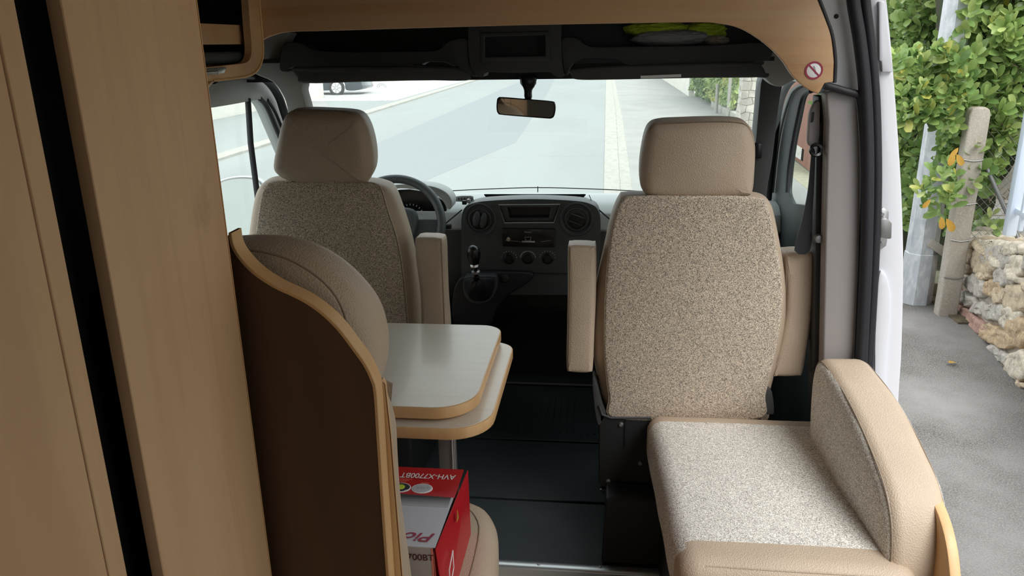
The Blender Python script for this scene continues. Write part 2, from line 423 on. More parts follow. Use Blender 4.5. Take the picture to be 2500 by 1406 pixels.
lk = thing('kerb_far', None, None, (-7.6, 20, -.6), kind='structure'); lk['label'] = 'pale kerb along the far side of the road'
for k in range(40):
    box('kerb_stone', (-7.76, 2 + k * 1.5, -.7), (-7.40, 3.49 + k * 1.5, -.55), M['kerb'], lk, .01, 1)
lw = st(box('garden_wall', (-12.0, 5, -.6), (-11.75, 32.7, .75), M['wallw'], None, .01))
st(plate('driveway', [(-11.7, 30.5, -.592), (-8.1, 30.5, -.592), (-8.1, 75, -.592), (-30, 75, -.592), (-30, 31.5, -.592)], (0, 0, -.02), M['gravel']))
st(box('house_wall', (-34, 60, -.6), (-8.5, 61, 4), M['wallw']))
for nm, lo, hi in (('field', (-90, -30, -.9), (-12.2, 120, -.62)), ('field', (9, -30, -.9), (60, 120, -.62))):
    st(box(nm, lo, hi, M['yard']))

# ================================================================== setting: the van's shell
XL, XR = -1.22, .70
st(box('floor', (XL, -1.6, -.10), (.74, 1.955, 0), M['vinyl']))
st(box('floor_cab', (XL, 1.955, -.10), (.70, 3.5, -.012), M['blk']))
tr = st(tube('trim_1', [(-.62, 1.965, .0), (.30, 1.965, .0)], .019, M['alu'], n=16, flat=.35, upv=(0, 0, 1)))
tr['label'] = 'shiny metal threshold strip across the floor'
for u, v in ((1315, 1377), (1465, 1384)):
    p = P(u, v, z=.007); lathe('screw', [(.0, .002), (.004, .0015), (.005, 0)], p, (0, 0, 1), M['steel'], tr, 10)
# living-room ceiling and rear wall, hatch and window holes added for daylight; left wall
st(plate('ceiling', [[(-1.25, -1.6, 1.95), (.72, -1.6, 1.95), (.72, 2.02, 1.95), (-1.25, 2.02, 1.95)], [(-.45, -.55, 1.95), (-.45, -.25, 1.95), (-.15, -.25, 1.95), (-.15, -.55, 1.95)]], (0, 0, .05), M['ceil']))
st(plate('wall_back', [[(-1.25, -1.6, -.1), (.74, -1.6, -.1), (.74, -1.6, 2.0), (-1.25, -1.6, 2.0)], [(-.35, -1.6, 1.25), (.15, -1.6, 1.25), (.15, -1.6, 1.6), (-.35, -1.6, 1.6)]], (0, -.05, 0), M['ceil']))
st(box('wall_left', (-1.27, -1.6, -.1), (-1.22, 2.06, 2.0), M['ceil']))
st(plate('wall_right', [(.72, .12, 1.86), (.72, .12, -.1), (.72, -1.6, -.1), (.72, -1.6, 2.0), (.72, 2.0, 2.0), (.72, 2.0, 1.86)], (.06, 0, 0), M['ceil']))
st(box('floor_sill', (.74, .5, -.42), (.82, 2.0, -.02), M['white']))
# cab roof, windscreen frame, scuttle
st(box('ceiling_cab', (XL - .03, 2.02, 1.93), (.74, 2.78, 1.98), M['blk']))
st(plate('wall_front', [(XL, 2.60, 1.95), (XL, 2.86, 1.95), (XL, 2.70, 1.40), (XL, 2.60, 1.385)], (1.93, 0, 0), M['blk']))
st(box('wall_firewall', (XL, 3.42, -.3), (.70, 3.50, .83), M['blk']))
st(box('wall_cab_left', (-1.27, 2.05, 1.345), (-1.225, 2.85, 1.95), M['grey']))
st(box('wall_cab_right', (.64, 2.14, 1.36), (.665, 2.85, 1.95), M['grey']))
# windscreen
ws = st(mesh('window_1', *(lambda: (lambda V, Fs: (V, Fs))(
    [Vector((-1.02 + 1.66 * i / 12, 3.50 + .06 * (1 - ((i - 6) / 6) ** 2) - t * .86, .80 + .66 * t)) for t in (0, .25, .5, .75, 1) for i in range(13)],
    [(r * 13 + c, r * 13 + c + 1, (r + 1) * 13 + c + 1, (r + 1) * 13 + c) for r in range(4) for c in range(12)]))(), M['glass']))
ws['label'] = 'large sloping windscreen over the dashboard'
portal('portal_screen', (-.2, 3.12, 1.12), (1, 0, 0), (0, -.79, -.61), 1.6, 1.05)
portal('portal_door', (.75, 1.06, .95), (0, 1, 0), (0, 0, 1), 1.9, 1.8)

def tag_st(o, l): o['kind'] = 'structure'; o['label'] = l; return o
# A pillars and the pale corner trims at the top of the screen
tag_st(plate('trim_2', spx([(632, 92), (665, 84), (705, 78), (694, 105), (686, 140), (700, 160), (722, 180), (738, 205), (736, 222), (745, 255), (764, 330), (800, 420), (770, 470), (735, 400), (708, 320), (700, 262), (688, 230), (665, 200), (620, 180), (598, 160)], 3, y=2.50), (0, .07, 0), M['grey'], None, .012, 3), 'pale grey left windscreen pillar trim')
tag_st(plate('trim_3', spx([(1866, 95), (1890, 105), (1960, 160), (1975, 185), (1950, 190), (1930, 200), (1905, 212), (1885, 205), (1868, 190), (1850, 168), (1846, 152), (1866, 148), (1872, 130)], 3, y=2.55), (0, .07, 0), M['grey'], None, .012, 3), 'pale grey moulded corner over right windscreen pillar')
tag_st(plate('trim_4', spx([(1862, 188), (1890, 204), (1910, 200), (1904, 240), (1895, 310), (1884, 400), (1872, 470), (1866, 580), (1824, 580), (1834, 470), (1845, 350), (1853, 260)], 3, y=2.75), (0, .09, 0), M['dkp'], None, .012, 3), 'dark grey right windscreen pillar trim')
ph = plate('handle_recess', Pn([(1842, 348), (1862, 352), (1860, 386), (1838, 388)], y=2.735), (0, .02, 0), M['blkg'], None, .003); tag(ph, 'black speaker grille recess low on right windscreen pillar trim', 'speaker grille')

# driver's door: frame with window hole, glass, divider bar, seals
d1 = tag_st(plate('door_1', [spx([(480, 206), (540, 196), (600, 194), (640, 203), (668, 232), (684, 262), (700, 305), (730, 380), (800, 500)], 4, False, x=-1.2) + [Vector((-1.2, 3.4, .7)), Vector((-1.2, 3.4, 0)), Vector((-1.2, 1.6, 0)), Vector((-1.2, 1.6, 1.38))],
     spx([(490, 267), (560, 256), (620, 245), (638, 243), (655, 262), (680, 320), (725, 425), (775, 520)], 4, False, x=-1.2) + Pn([(760, 590), (470, 640)], x=-1.2)],
     (-.05, 0, 0), M['grey'], None, .006, 2), 'grey driver door with its window frame')
mesh('pane', Pn([(490, 262), (650, 236), (790, 520), (760, 600), (470, 645)], x=-1.225), [(0, 1, 2, 3, 4)], M['glass'], d1)
tube('divider_bar', Pn([(605, 240), (612, 350), (630, 490), (640, 560)], x=-1.205), .011, M['blkr'], d1, 8, flat=.7)
tube('glass_seal', spx([(634, 240), (652, 262), (676, 318), (722, 424)], 4, False, x=-1.205), .009, M['blkr'], d1, 8)
tube('glass_seal', spx([(652, 244), (670, 272), (690, 318), (730, 410)], 4, False, x=-1.20), .007, M['blkr'], d1, 8)
s = tube('door_seal', spx([(520, 195), (575, 186), (622, 186), (655, 200), (680, 235), (693, 272), (712, 330)], 5, False, x=-1.175), .016, M['blkr'], None, 10, flat=.8)
tag_st(s, 'thick black rubber seal arching over the driver door'); s.name = 'trim_5'
# passenger's door
d2 = tag_st(plate('door_2', [spx([(1893, 400), (1900, 330), (1910, 270), (1926, 225), (1945, 208), (1975, 200), (2020, 200)], 4, False, x=.68) + [Vector((.68, 2.06, 0)), Vector((.68, 3.4, 0)), P(1862, 600, x=.68)],
     spx([(2004, 229), (1978, 226), (1962, 236), (1950, 290), (1938, 350), (1929, 420), (1926, 470), (1936, 497)], 4, False, x=.68) + Pn([(1990, 505), (2002, 480)], x=.68)],
     (.012, 0, 0), M['drd'], None, .003, 2), 'dark passenger door with its window frame')
mesh('pane', Pn([(2006, 222), (1960, 222), (1920, 500), (2000, 510)], x=.70), [(0, 1, 2, 3)], M['glassc'], d2)
tube('frame_edge', spx([(1886, 470), (1893, 400), (1903, 330), (1918, 265), (1935, 222), (1958, 205)], 5, False, x=.672), .006, M['grey'], d2, 8)
tube('window_seal', spx([(1922, 470), (1926, 410), (1936, 345), (1948, 285), (1962, 232), (1980, 222)], 5, False, x=.672), .008, M['blkr'], d2, 8)
s = tube('trim_6', spx([(1866, 600), (1872, 520), (1882, 420), (1893, 320), (1905, 250), (1925, 205), (1950, 186)], 5, False, x=.655), .014, M['blkr'], None, 10, flat=.8)
tag_st(s, 'black rubber seal around the passenger door opening')

# right-hand centre pillar: black inner strip, grey trim, upper painted strip, seals, white jamb
YB = 2.03
tag_st(plate('trim_7', Pn([(1998, 235), (2022, 235), (2024, 1200), (1990, 1200), (1985, 930), (1992, 600)], y=YB + .05), (0, .06, 0), M['blk'], None, .004), 'black inner strip of the centre pillar')
tag_st(plate('trim_8', spx([(2016, 226), (2050, 216), (2086, 224), (2098, 300), (2103, 420), (2100, 560), (2094, 700), (2087, 860)], 4, False, y=YB) + Pn([(2080, 1250), (2000, 1250)], y=YB) + spx([(2010, 860), (2014, 650), (2018, 450), (2022, 300)], 3, False, y=YB), (0, .05, 0), M['pill'], None, .022, 4), 'grey moulded trim of the centre pillar')
st(plate('trim_13', Pn([(2070, -90), (2118, -90), (2126, 60), (2146, 240), (2148, 500), (2130, 900), (2110, 1250), (2060, 1250), (2080, 500), (2076, 200)], y=YB + .03), (0, .02, 0), M['blk']))
tag_st(plate('trim_9', Pn([(1975, -90), (2074, -90), (2078, 0), (2092, 110), (2100, 222), (2030, 222), (2028, 120), (2010, 40)], y=YB + .02), (0, .05, 0), M['metalg'], None, .006), 'painted grey metal strip above the centre pillar trim')
p = P(2042, 40, y=YB + .018); o = lathe('bolt_hole', [(0, .002), (.0045, .001), (.0055, 0)], p, (0, -1, 0), M['blk'], None, 14); tag(o, 'small round black hole in the painted metal strip', 'hole')
s = tube('trim_10', spx([(2012, 208), (2035, 214), (2062, 222), (2094, 230)], 3, False, y=YB - .012), .0095, M['blkr'], None, 10); tag_st(s, 'short black rubber edge on top of the pillar trim')
s = tube('trim_11', spx([(2078, -100), (2083, 0), (2099, 100), (2112, 220), (2118, 360), (2118, 500), (2114, 650), (2107, 800), (2100, 950)], 5, False, y=YB - .02), .0155, M['blkr'], None, 12); tag_st(s, 'inner black rubber seal of the sliding door opening')
s = tube('trim_12', spx([(2108, -100), (2112, 0), (2124, 100), (2135, 220), (2140, 360), (2140, 500), (2134, 650), (2126, 800), (2117, 950)], 5, False, y=YB - .01), .0125, M['blkr'], None, 12); tag_st(s, 'outer black rubber seal of the sliding door opening')
jl = [(2120, -100), (2124, 0), (2134, 100), (2143, 220), (2148, 360), (2147, 500), (2141, 650), (2132, 800), (2122, 1000)]
jr = [(2188, 1120), (2196, 960), (2203, 850), (2207, 650), (2203, 480), (2192, 300), (2178, 120), (2166, 0), (2155, -100)]
wj = tag_st(plate('wall_pillar', Pn([(2090, -100)], y=YB + .02) + spx(jl[1:], 3, False, y=YB + .02)[0:] + spx(jr, 4, False, y=YB + .02), (0, .10, 0), M['white'], None, .006, 2), 'white painted body pillar at the open side door')
plate('pressed_step', Pn([(2146, 3), (2160, 3), (2181, 176), (2154, 176), (2152, 150), (2147, 148)], y=YB + .008), (0, .014, 0), M['white'], wj, .003, 2)
plate('pressed_panel', spx([(2150, 660), (2170, 690), (2174, 760), (2166, 860), (2158, 980), (2140, 1000), (2136, 850), (2142, 720)], 3, y=YB + .012), (0, .010, 0), M['white'], wj, .004, 2)
sk = thing('door_striker', 'metal striker plate screwed to the white door pillar', 'door striker', P(2158, 558, y=YB))
plate('plate', spx([(2146, 512), (2168, 514), (2170, 530), (2166, 590), (2160, 603), (2144, 602)], 2, y=YB + .008), (0, .012, 0), M['alu'], sk, .002)
plate('latch_block', Pn([(2150, 534), (2164, 532), (2178, 545), (2177, 582), (2172, 584), (2150, 580)], y=YB - .018), (0, .03, 0), M['steel'], sk, .004)
for u, v in ((2154, 523), (2150, 596)): lathe('screw', [(0, .004), (.004, .004), (.0055, 0)], P(u, v, y=YB + .006), (0, -1, 0), M['steel'], sk, 12)

# seat belt on the pillar
sb = thing('seat_belt', 'black seat belt hanging from the passenger side pillar', 'seat belt', P(1990, 360, y=2.1))
plate('height_adjuster', spx([(1990, 250), (2002, 246), (2008, 262), (2010, 300), (2002, 340), (1996, 358), (1974, 354), (1974, 315), (1978, 275)], 3, y=2.08), (0, .02, 0), M['pill'], sb, .006, 3)
plate('slot', Pn([(1983, 274), (1989, 274), (1986, 298), (1980, 300)], y=2.076), (0, .01, 0), M['blk'], sb, .002)
lathe('guide_ring', [(.010, -.004), (.016, -.006), (.018, 0), (.016, .006), (.010, .004)], P(1992, 366, y=2.06), (0.2, -1, 0.2), M['blkg'], sb, 20, cap=False)
plate('webbing', spx([(1982, 368), (1990, 370), (1988, 450), (1984, 520), (1978, 612), (1940, 612), (1958, 540), (1972, 470), (1978, 410)], 3, y=2.09), (0, .004, 0), M['blkr'], sb, 0)
plate('webbing', Pn([(1996, 372), (2010, 372), (2012, 930), (1996, 930)], y=2.095), (0, .004, 0), M['blkr'], sb, 0)
lathe('buckle_bolt', [(0, .012), (.010, .010), (.013, 0)], P(1998, 582, y=2.07), (0, -1, 0), M['steel'], sb, 16)

# ================================================================== overhead of the cab
YH = 1.985
hl = spx([(498, 262), (500, 225), (512, 204), (540, 186), (580, 165), (610, 125), (635, 100), (665, 86), (705, 78), (800, 75), (1000, 69), (1250, 62), (1500, 57), (1700, 54), (1755, 57), (1805, 68), (1850, 93), (1886, 122), (1912, 150), (1930, 178), (1950, 200), (1975, 219), (1998, 229)], 5, False, y=YH) + Pn([(2003, 222), (2013, 203), (2034, 200)], y=YH) + spx([(2036, 150), (2029, 90), (2014, 45), (1996, 0), (1985, -30)], 4, False, y=YH)
hd = plate('header_panel', hl + [Vector((P(1985, -30, y=YH).x, YH, 1.94)), Vector((-1.2, YH, 1.94)), Vector((-1.2, YH, 1.34))], (0, .018, 0), M['woodh'], None, .0022, 2)
tag(hd, 'wide curved wooden panel across the top of the cab opening', 'panel')
o = tube('edge_trim', spx([(1984, -40), (2000, 0), (2017, 45), (2032, 90), (2039, 150), (2037, 202)], 4, False, y=YH + .006), .005, M['blkr'], hd, 8)
sg = thing('prohibition_sticker', 'round red and white prohibition sticker on the wooden panel', 'sticker', P(1987, 172, y=YH - .001))
c = P(1987, 172, y=YH - .0012)
lathe('disc', [(0, .0003), (.0185, .0003), (.019, 0)], c, (0, -1, 0), M['wht'], sg, 40)
lathe('ring', [(.0165, .0004), (.0165, .0008), (.0208, .0008), (.0208, 0)], c, (0, -1, 0), M['mag'], sg, 40, cap=False)
box('slash', (-.0185, -.0009, -.002), (.0185, -.0004, .002), M['mag'], sg, M=Matrix.Translation(c) @ Matrix.Rotation(math.radians(45), 4, 'Y'))
box('cigarette_mark', (-.003, -.0005, -.009), (.001, -.0003, .010), M['gry'], sg, M=Matrix.Translation(c + Vector((.003, 0, .001))) @ Matrix.Rotation(math.radians(-20), 4, 'Y'))

ohs = thing('overhead_console', 'dark grey overhead console with empty slot above the rear-view mirror', 'overhead console', P(1257, 130, y=2.45))
plate('housing', [spx([(1143, 40), (1143, 100), (1146, 150), (1158, 178), (1168, 187), (1180, 187), (1190, 177), (1260, 178), (1330, 176), (1345, 178), (1358, 187), (1376, 186), (1372, 150), (1370, 100), (1370, 40)], 3, False, y=2.42), Pn([(1180, 88), (1334, 84), (1334, 142), (1182, 146)], y=2.42)], (0, .10, 0), M['dkp'], ohs, .006, 3)
box('slot_back', P(1176, 148, y=2.48), P(1340, 80, y=2.485), M['blk'], ohs)
plate('slot_frame', [Pn([(1172, 80), (1342, 76), (1342, 150), (1174, 154)], y=2.415), Pn([(1183, 90), (1331, 86), (1331, 136), (1184, 140)], y=2.415)], (0, .012, 0), M['dkp'], ohs, .003)
for nm, lab, o1, o2, x0, x1 in (
    ('overhead_shelf', 'dark grey open shelf over the driver sun visor', [(684, 172), (684, 145), (690, 112), (705, 103), (735, 106), (765, 122), (830, 127), (1000, 126), (1065, 123), (1086, 108), (1104, 98), (1143, 97), (1146, 150), (1164, 184), (1148, 184), (1110, 163), (1085, 152), (1040, 152), (1010, 163), (860, 163), (715, 164), (705, 175)], None, 640, 1143),
    ('overhead_shelf', 'dark grey open shelf holding the high-visibility vest', [(1371, 95), (1408, 93), (1436, 112), (1500, 114), (1740, 110), (1875, 104), (1882, 140), (1846, 152), (1700, 156), (1545, 158), (1505, 146), (1450, 143), (1410, 148), (1392, 166), (1386, 182), (1378, 182), (1373, 150)], None, 1371, 1890)):
    t = thing(nm, lab, 'shelf', P((x0 + x1) / 2, 140, y=2.45))
    plate('front_lip', spx(o1, 3, y=2.43), (0, .06, 0), M['dkp'], t, .008, 3)
    a, b = P(x0, 130, y=2.45), P(x1, 130, y=2.45)
    box('shelf_tray', (a.x, 2.44, a.z - .03), (b.x, 2.66, a.z - .018), M['blk'], t)
for lab, pts, c2 in (('driver sun visor, folded up, dark grey', [(716, 167), (760, 162), (1000, 162), (1090, 163), (1128, 170), (1147, 184), (1146, 194), (1120, 197), (1040, 196), (900, 199), (745, 203), (728, 190)], None),
                 ('passenger sun visor with a pale label strip, dark grey', [(1398, 168), (1500, 160), (1560, 158), (1840, 151), (1858, 160), (1868, 178), (1864, 188), (1700, 190), (1500, 194), (1410, 194), (1396, 184)], 1)):
    t = thing('sun_visor', lab, 'sun visor', P(sum(p[0] for p in pts) / len(pts), 180, y=2.40))
    cushion('visor_panel', spx(pts, 4, y=2.39), (0, -1, .15), .022, .008, M['visor'], t, .002, 0)
    if c2: plate('label_strip', Pn([(1564, 185), (1663, 181), (1663, 188), (1564, 192)], y=2.372), (0, .004, 0), M['wht'], t, 0)
    else: tube('visor_rod', Pn([(1010, 160), (1120, 166)], y=2.38), .004, M['blk'], t, 8)
# clothes on the shelf
def crumple(name, u0, v0, u1, v1, yy, dy, m, parent=None, amp=.25, sc=18, seed=0):
    a, b = P(u0, v1, y=yy), P(u1, v0, y=yy); c = (a + b) / 2; rx, rz = (b.x - a.x) / 2, (b.z - a.z) / 2
    bm = bmesh.new(); bmesh.ops.create_icosphere(bm, subdivisions=5, radius=1)
    for v in bm.verts:
        d = v.co.copy(); q = d * 2.2 + Vector((seed, seed * 2.1, 0))
        k = 1 + amp * .5 * abs(noise.noise(q * 1.4)) - amp * .35 * abs(noise.noise(q * 2.6)) + amp * .25 * noise.noise(q * .8)
        d *= k; v.co = c + Vector((d.x * rx, d.y * dy, d.z * rz))
    me = bpy.data.meshes.new(name); bm.to_mesh(me); bm.free(); return finish(name, me, m, parent, smooth=60)
hv = thing('high_visibility_vest', 'crumpled yellow-green high-visibility vest on the overhead shelf', 'vest', P(1640, 100, y=2.56))
crumple('fabric', 1525, 50, 1680, 92, 2.56, .05, M['hivis'], hv, .35, 18, 1)
crumple('fabric', 1660, 52, 1772, 108, 2.57, .05, M['hivis'], hv, .5, 18, 5)
tag(crumple('plastic_bag', 1545, 70, 1735, 116, 2.53, .05, M['bag'], None, .25, 18, 3), 'pale grey plastic bag bundled under the yellow vest', 'bag')
tag(crumple('cloth', 1718, 86, 1780, 112, 2.51, .03, M['sand'], None, .4, 18, 9), 'small beige cloth beside the yellow vest', 'cloth')
# mirror
rm = thing('rear_view_mirror', 'black rear-view mirror hanging inside the windscreen', 'mirror', P(1284, 265, y=2.5))
ml = spx([(1213, 245), (1216, 239), (1226, 237), (1290, 242), (1346, 247), (1354, 252), (1356, 266), (1353, 283), (1346, 289), (1330, 289), (1230, 281), (1216, 277), (1212, 265)], 4, y=2.5)
plate('housing', ml, (0, .025, 0), M['blkg'], rm, .004, 3)
mg = [c_ * 1.0 for c_ in ml]; cc = sum(mg, Vector()) / len(mg); mg = [cc + Vector(((p.x - cc.x) * .955, -.0006, (p.z - cc.z) * .87)) for p in mg]
tilt = Matrix.Rotation(math.radians(-10), 3, 'X') @ Matrix.Rotation(math.radians(6), 3, 'Z')
plate('mirror_glass', mg, (0, .002, 0), M['mirror'], rm, 0)
plate('stem', spx([(1274, 186), (1308, 186), (1306, 208), (1298, 222), (1297, 242), (1281, 241), (1279, 220), (1273, 205)], 3, y=2.53), (0, .02, 0), M['blkg'], rm, .004)
plate('mount', Pn([(1268, 186), (1308, 184), (1308, 206), (1302, 212), (1275, 212), (1270, 204)], y=2.56), (0, .03, 0), M['dkp'], rm, .004)
# small label in mirror is a reflection of the van, nothing to build

# ================================================================== dashboard
db = thing('dashboard', 'wide grey dashboard with dark lower half below the windscreen', 'dashboard', (-.28, 3.1, .7))
def profx(name, prof, x0, x1, m, parent, bev=.006, n=1):
    return plate(name, [Vector((x0, a, b)) for a, b in prof], (x1 - x0, 0, 0), m, parent, bev, 3)
profx('upper_dash', [(3.50, .825), (3.42, .858), (3.25, .880), (3.08, .893), (3.02, .885), (2.985, .86), (2.965, .80), (3.0, .77), (3.5, .77)], XL + .02, .68, M['dash'], db, .004)
profx('lower_dash', [(2.975, .80), (2.97, .62), (3.02, .48), (3.16, .36), (3.4, .30), (3.4, .80)], XL + .02, .68, M['dkp'], db, .01)
plate('tray_slot', [P(1182, 476, z=.893), P(1430, 476, z=.893), P(1424, 483, z=.893), P(1188, 484, z=.893)], (0, 0, .004), M['void'], db, 0)
tube('screen_edge_line', spx([(1095, 466), (1200, 461), (1313, 458), (1440, 461), (1570, 467)], 4, False, y=3.3), .0022, M['blk'], db, 6)
tube('screen_edge_mark', Pn([(1313, 455), (1313, 469)], y=3.29), .002, M['blk'], db, 6)
tube('panel_gap', spx([(1438, 476), (1444, 490), (1442, 500)], 3, False, y=2.985), .0015, M['blk'], db, 6)
tube('panel_gap', Pn([(1462, 512), (1500, 545)], y=2.955), .003, M['blk'], db, 6)
tube('panel_gap', Pn([(1128, 512), (1085, 548)], y=2.955), .003, M['blk'], db, 6)
tube('panel_gap', Pn([(1150, 664), (1480, 670)], y=2.90), .002, M['blk'], db, 6)
YC = 2.91
cs = thing('centre_console', 'dark centre console with round vents, display recess, radio and heater dials', 'console', P(1295, 580, y=YC))
plate('fascia', [spx([(1126, 560), (1127, 530), (1134, 508), (1152, 497), (1195, 490), (1300, 486), (1400, 490), (1442, 498), (1460, 513), (1466, 545), (1464, 620), (1455, 690)], 4, False, y=YC) + Pn([(1440, 720), (1130, 720), (1126, 640)], y=YC),
   Pn([(1217, 500), (1367, 499), (1352, 543), (1232, 544)], y=YC)], (0, .09, 0), M['con'], cs, .006, 3)
plate('display_surround', [Pn([(1217, 500), (1367, 499), (1352, 543), (1232, 544)], y=YC + .012), Pn([(1238, 506), (1345, 506), (1340, 532), (1243, 533)], y=YC + .012)], (0, .05, 0), M['con'], cs, .002)
box('display_screen', P(1234, 536, y=YC + .045), P(1350, 503, y=YC + .05), M['blkg'], cs)
tube('display_rim', Pn([(1217, 500), (1367, 499), (1352, 543), (1232, 544)], y=YC - .001), .0022, M['dash'], cs, 6, True)
for k, (u, v) in enumerate(((1172, 536), (1408, 535))):
    c = P(u, v, y=YC - .001)
    vt = lathe('vent_surround', [(.066, 0), (.064, .006), (.060, .007), (.052, .001), (.047, -.002)], c, (0, -1, .05), M['con'], cs, 40, cap=False)
    lathe('vent_ring', [(.046, -.004), (.046, .006), (.042, .009), (.038, .006), (.037, -.003)], c, (0, -1, .05), M['dkp'], vt, 36, cap=False)
    lathe('vent_bowl', [(0, .002), (.02, .001), (.037, -.002)], c, (0, -1, .05), M['blk'], vt, 30)
    Mr = Matrix.Translation(c + Vector((0, -.006, 0))) @ Matrix.Rotation(math.radians((12, -70)[k]), 4, 'Y')
    for dx in (-.014, .014):
        bm = bmesh.new()
        bmesh.ops.create_uvsphere(bm, u_segments=20, v_segments=10, radius=1)
        for q in bm.verts: q.co = Mr @ Vector((dx + q.co.x * (.014 if k == 0 else .004), q.co.y * .009, q.co.z * (.032 if k == 0 else .029)))
        me = bpy.data.meshes.new('vent_flap'); bm.to_mesh(me); bm.free(); finish('vent_flap', me, M['con'] if k == 0 else M['dkp'], vt)
rd = thing('car_radio', 'black car radio with silver knob in the centre console', 'radio', P(1290, 578, y=YC - .01))
box('face', P(1226, 602, y=YC - .012), P(1356, 557, y=YC + .002), M['blkg'], rd, .003)
lathe('volume_knob', [(0, .013), (.007, .013), (.009, .010), (.009, 0)], P(1242, 583, y=YC - .012), (0, -1, 0), M['chrome'], rd, 24)
ux, uz = Vector((1, 0, 0)), Vector((0, 0, 1))
text('lettering', 'Pioneer', P(1281, 568, y=YC - .0125), ux, uz, .006, M['gry'], rd, .026)
tube('disc_key_outline', Pn([(1281, 579), (1297, 579), (1294, 588), (1284, 588)], y=YC - .013), .0012, M['alu'], rd, 6, True)
box('label_bar', P(1274, 592, y=YC - .015), P(1306, 588, y=YC - .012), M['alu'], rd, .0005)
tube('trim_line', Pn([(1234, 587), (1262, 589), (1272, 591)], y=YC - .0125), .0007, M['gry'], rd, 6)
tube('trim_line', Pn([(1320, 590), (1345, 587)], y=YC - .0125), .0007, M['gry'], rd, 6)
for k, (u, v, lab) in enumerate(((1243, 631, 'black heater dial below the radio, nearest the gear lever'), (1289, 631, 'middle black heater dial with a blue and red scale'), (1337, 631, 'black heater dial below the radio, farthest from the gear lever'))):
    t = thing('heater_dial', lab, 'dial', P(u, v, y=YC - .01), 'heater dials')
    c = P(u, v, y=YC)
    lathe('knob', [(0, .016), (.012, .016), (.014, .013), (.016, .004), (.020, .002), (.024, 0)], c, (0, -1, 0), M['blk'], t, 28)
    mk = []
    for a in range(-80, 81, 20 if k != 1 else 8):
        r_ = .0285; mk.append([c + Vector((math.sin(math.radians(a)) * r_, -.0008, math.cos(math.radians(a)) * r_)), c + Vector((math.sin(math.radians(a)) * (r_ + .003), -.0008, math.cos(math.radians(a)) * (r_ + .003)))])
    tubes('dial_marks', mk, .0011, M['wht'], t, 5)
# gear lever and its console
gc = thing('gear_lever', 'black gear lever with leather gaiter and oval knob', 'gear lever', P(1165, 700, y=2.85))
g0 = P(1168, 706, y=2.83)
plate('gaiter_surround', spx([(1132, 682), (1140, 676), (1200, 674), (1212, 680), (1212, 705), (1200, 730), (1180, 740), (1155, 740), (1138, 728), (1130, 705)], 4, y=2.84), (0, .06, 0), M['con'], gc, .01, 3)
prof = []
bmv, bmf = [], []
nr, ns = 12, 40
gp = spx([(1136, 682), (1145, 678), (1195, 677), (1207, 684), (1205, 708), (1195, 728), (1175, 735), (1155, 733), (1142, 722), (1134, 702)], 4, y=2.83)
top = P(1164, 672, y=2.76)
for k in range(nr):
    t = k / (nr - 1)
    for i, q in enumerate(gp):
        a = i / len(gp) * 2 * math.pi; r_ = (1 - t) ** 1.3
        w_ = 1 + .16 * math.sin(a * 5 + t * 4) * math.sin(math.pi * t)
        bmv.append(top.lerp(Vector((q.x, q.y, q.z)), max(.16, r_ * w_)) + Vector((0, -.035 * math.sin(math.pi * t), 0)))
n_ = len(gp)
for k in range(nr - 1):
    for i in range(n_): bmf.append((k * n_ + i, k * n_ + (i + 1) % n_, (k + 1) * n_ + (i + 1) % n_, (k + 1) * n_ + i))
mesh('gaiter', bmv, bmf, M['blkr'], gc)
tube('shaft', [P(1165, 690, y=2.78), P(1161, 660, y=2.755), P(1158, 638, y=2.74)], .0085, M['blkg'], gc, 14)
lathe('collar', [(.010, 0), (.017, .003), (.017, .010), (.011, .014)], P(1162, 668, y=2.76), (-.05, -.1, 1), M['steel'], gc, 20)
lathe('collar', [(.010, 0), (.018, .004), (.016, .012), (.012, .016)], P(1159, 652, y=2.745), (-.05, -.1, 1), M['chrome'], gc, 20)
lathe('knob', [(.013, 0), (.016, .006), (.023, .026), (.026, .045), (.024, .062), (.016, .074), (.006, .079), (0, .080)], P(1159, 647, y=2.745), (-.04, -.12, 1), M['blkg'], gc, 28)
tn = plate('tunnel_console', spx([(1110, 700), (1150, 668), (1215, 664), (1300, 668), (1290, 690), (1250, 715), (1215, 750), (1190, 800), (1110, 800)], 3, y=2.88), (0, .5, 0), M['blkr'], None, .03, 4)
tag(tn, 'dark moulded tunnel under the gear lever', 'console')
lathe('socket', [(0, .004), (.012, .006), (.016, .004), (.018, 0)], P(1232, 680, y=2.88), (0, -1, .3), M['blk'], tn, 20)
tb = tube('parcel_ledge', spx([(1268, 742), (1290, 745), (1320, 741), (1345, 737), (1400, 738), (1470, 738)], 4, False, y=3.05), .006, M['dkp'], None, 8); tag(tb, 'thin dark lip of a storage ledge under the console', 'ledge')
# plug with lead and small vent on the dash
sv = plate('defrost_vent', spx([(1106, 480), (1150, 478), (1155, 484), (1150, 491), (1106, 492)], 2, y=2.99), (0, .01, 0), M['dash'], db, .002)
for k in range(5): box('vent_slat', P(1112 + k * 7, 489, y=2.986), P(1114 + k * 7, 482, y=2.989), M['blk'], sv)
pg = thing('phone_holder', 'small black clip with silver bracket on the dash vent', 'clip', P(1138, 492, y=2.96))
box('clip_body', P(1128, 500, y=2.95), P(1140, 488, y=2.97), M['blk'], pg, .002)
box('bracket', P(1140, 496, y=2.952), P(1149, 485, y=2.965), M['alu'], pg, .001)
tube('wire', spx([(1146, 486), (1152, 484), (1157, 489)], 3, False, y=2.955), .001, M['blk'], pg, 5)

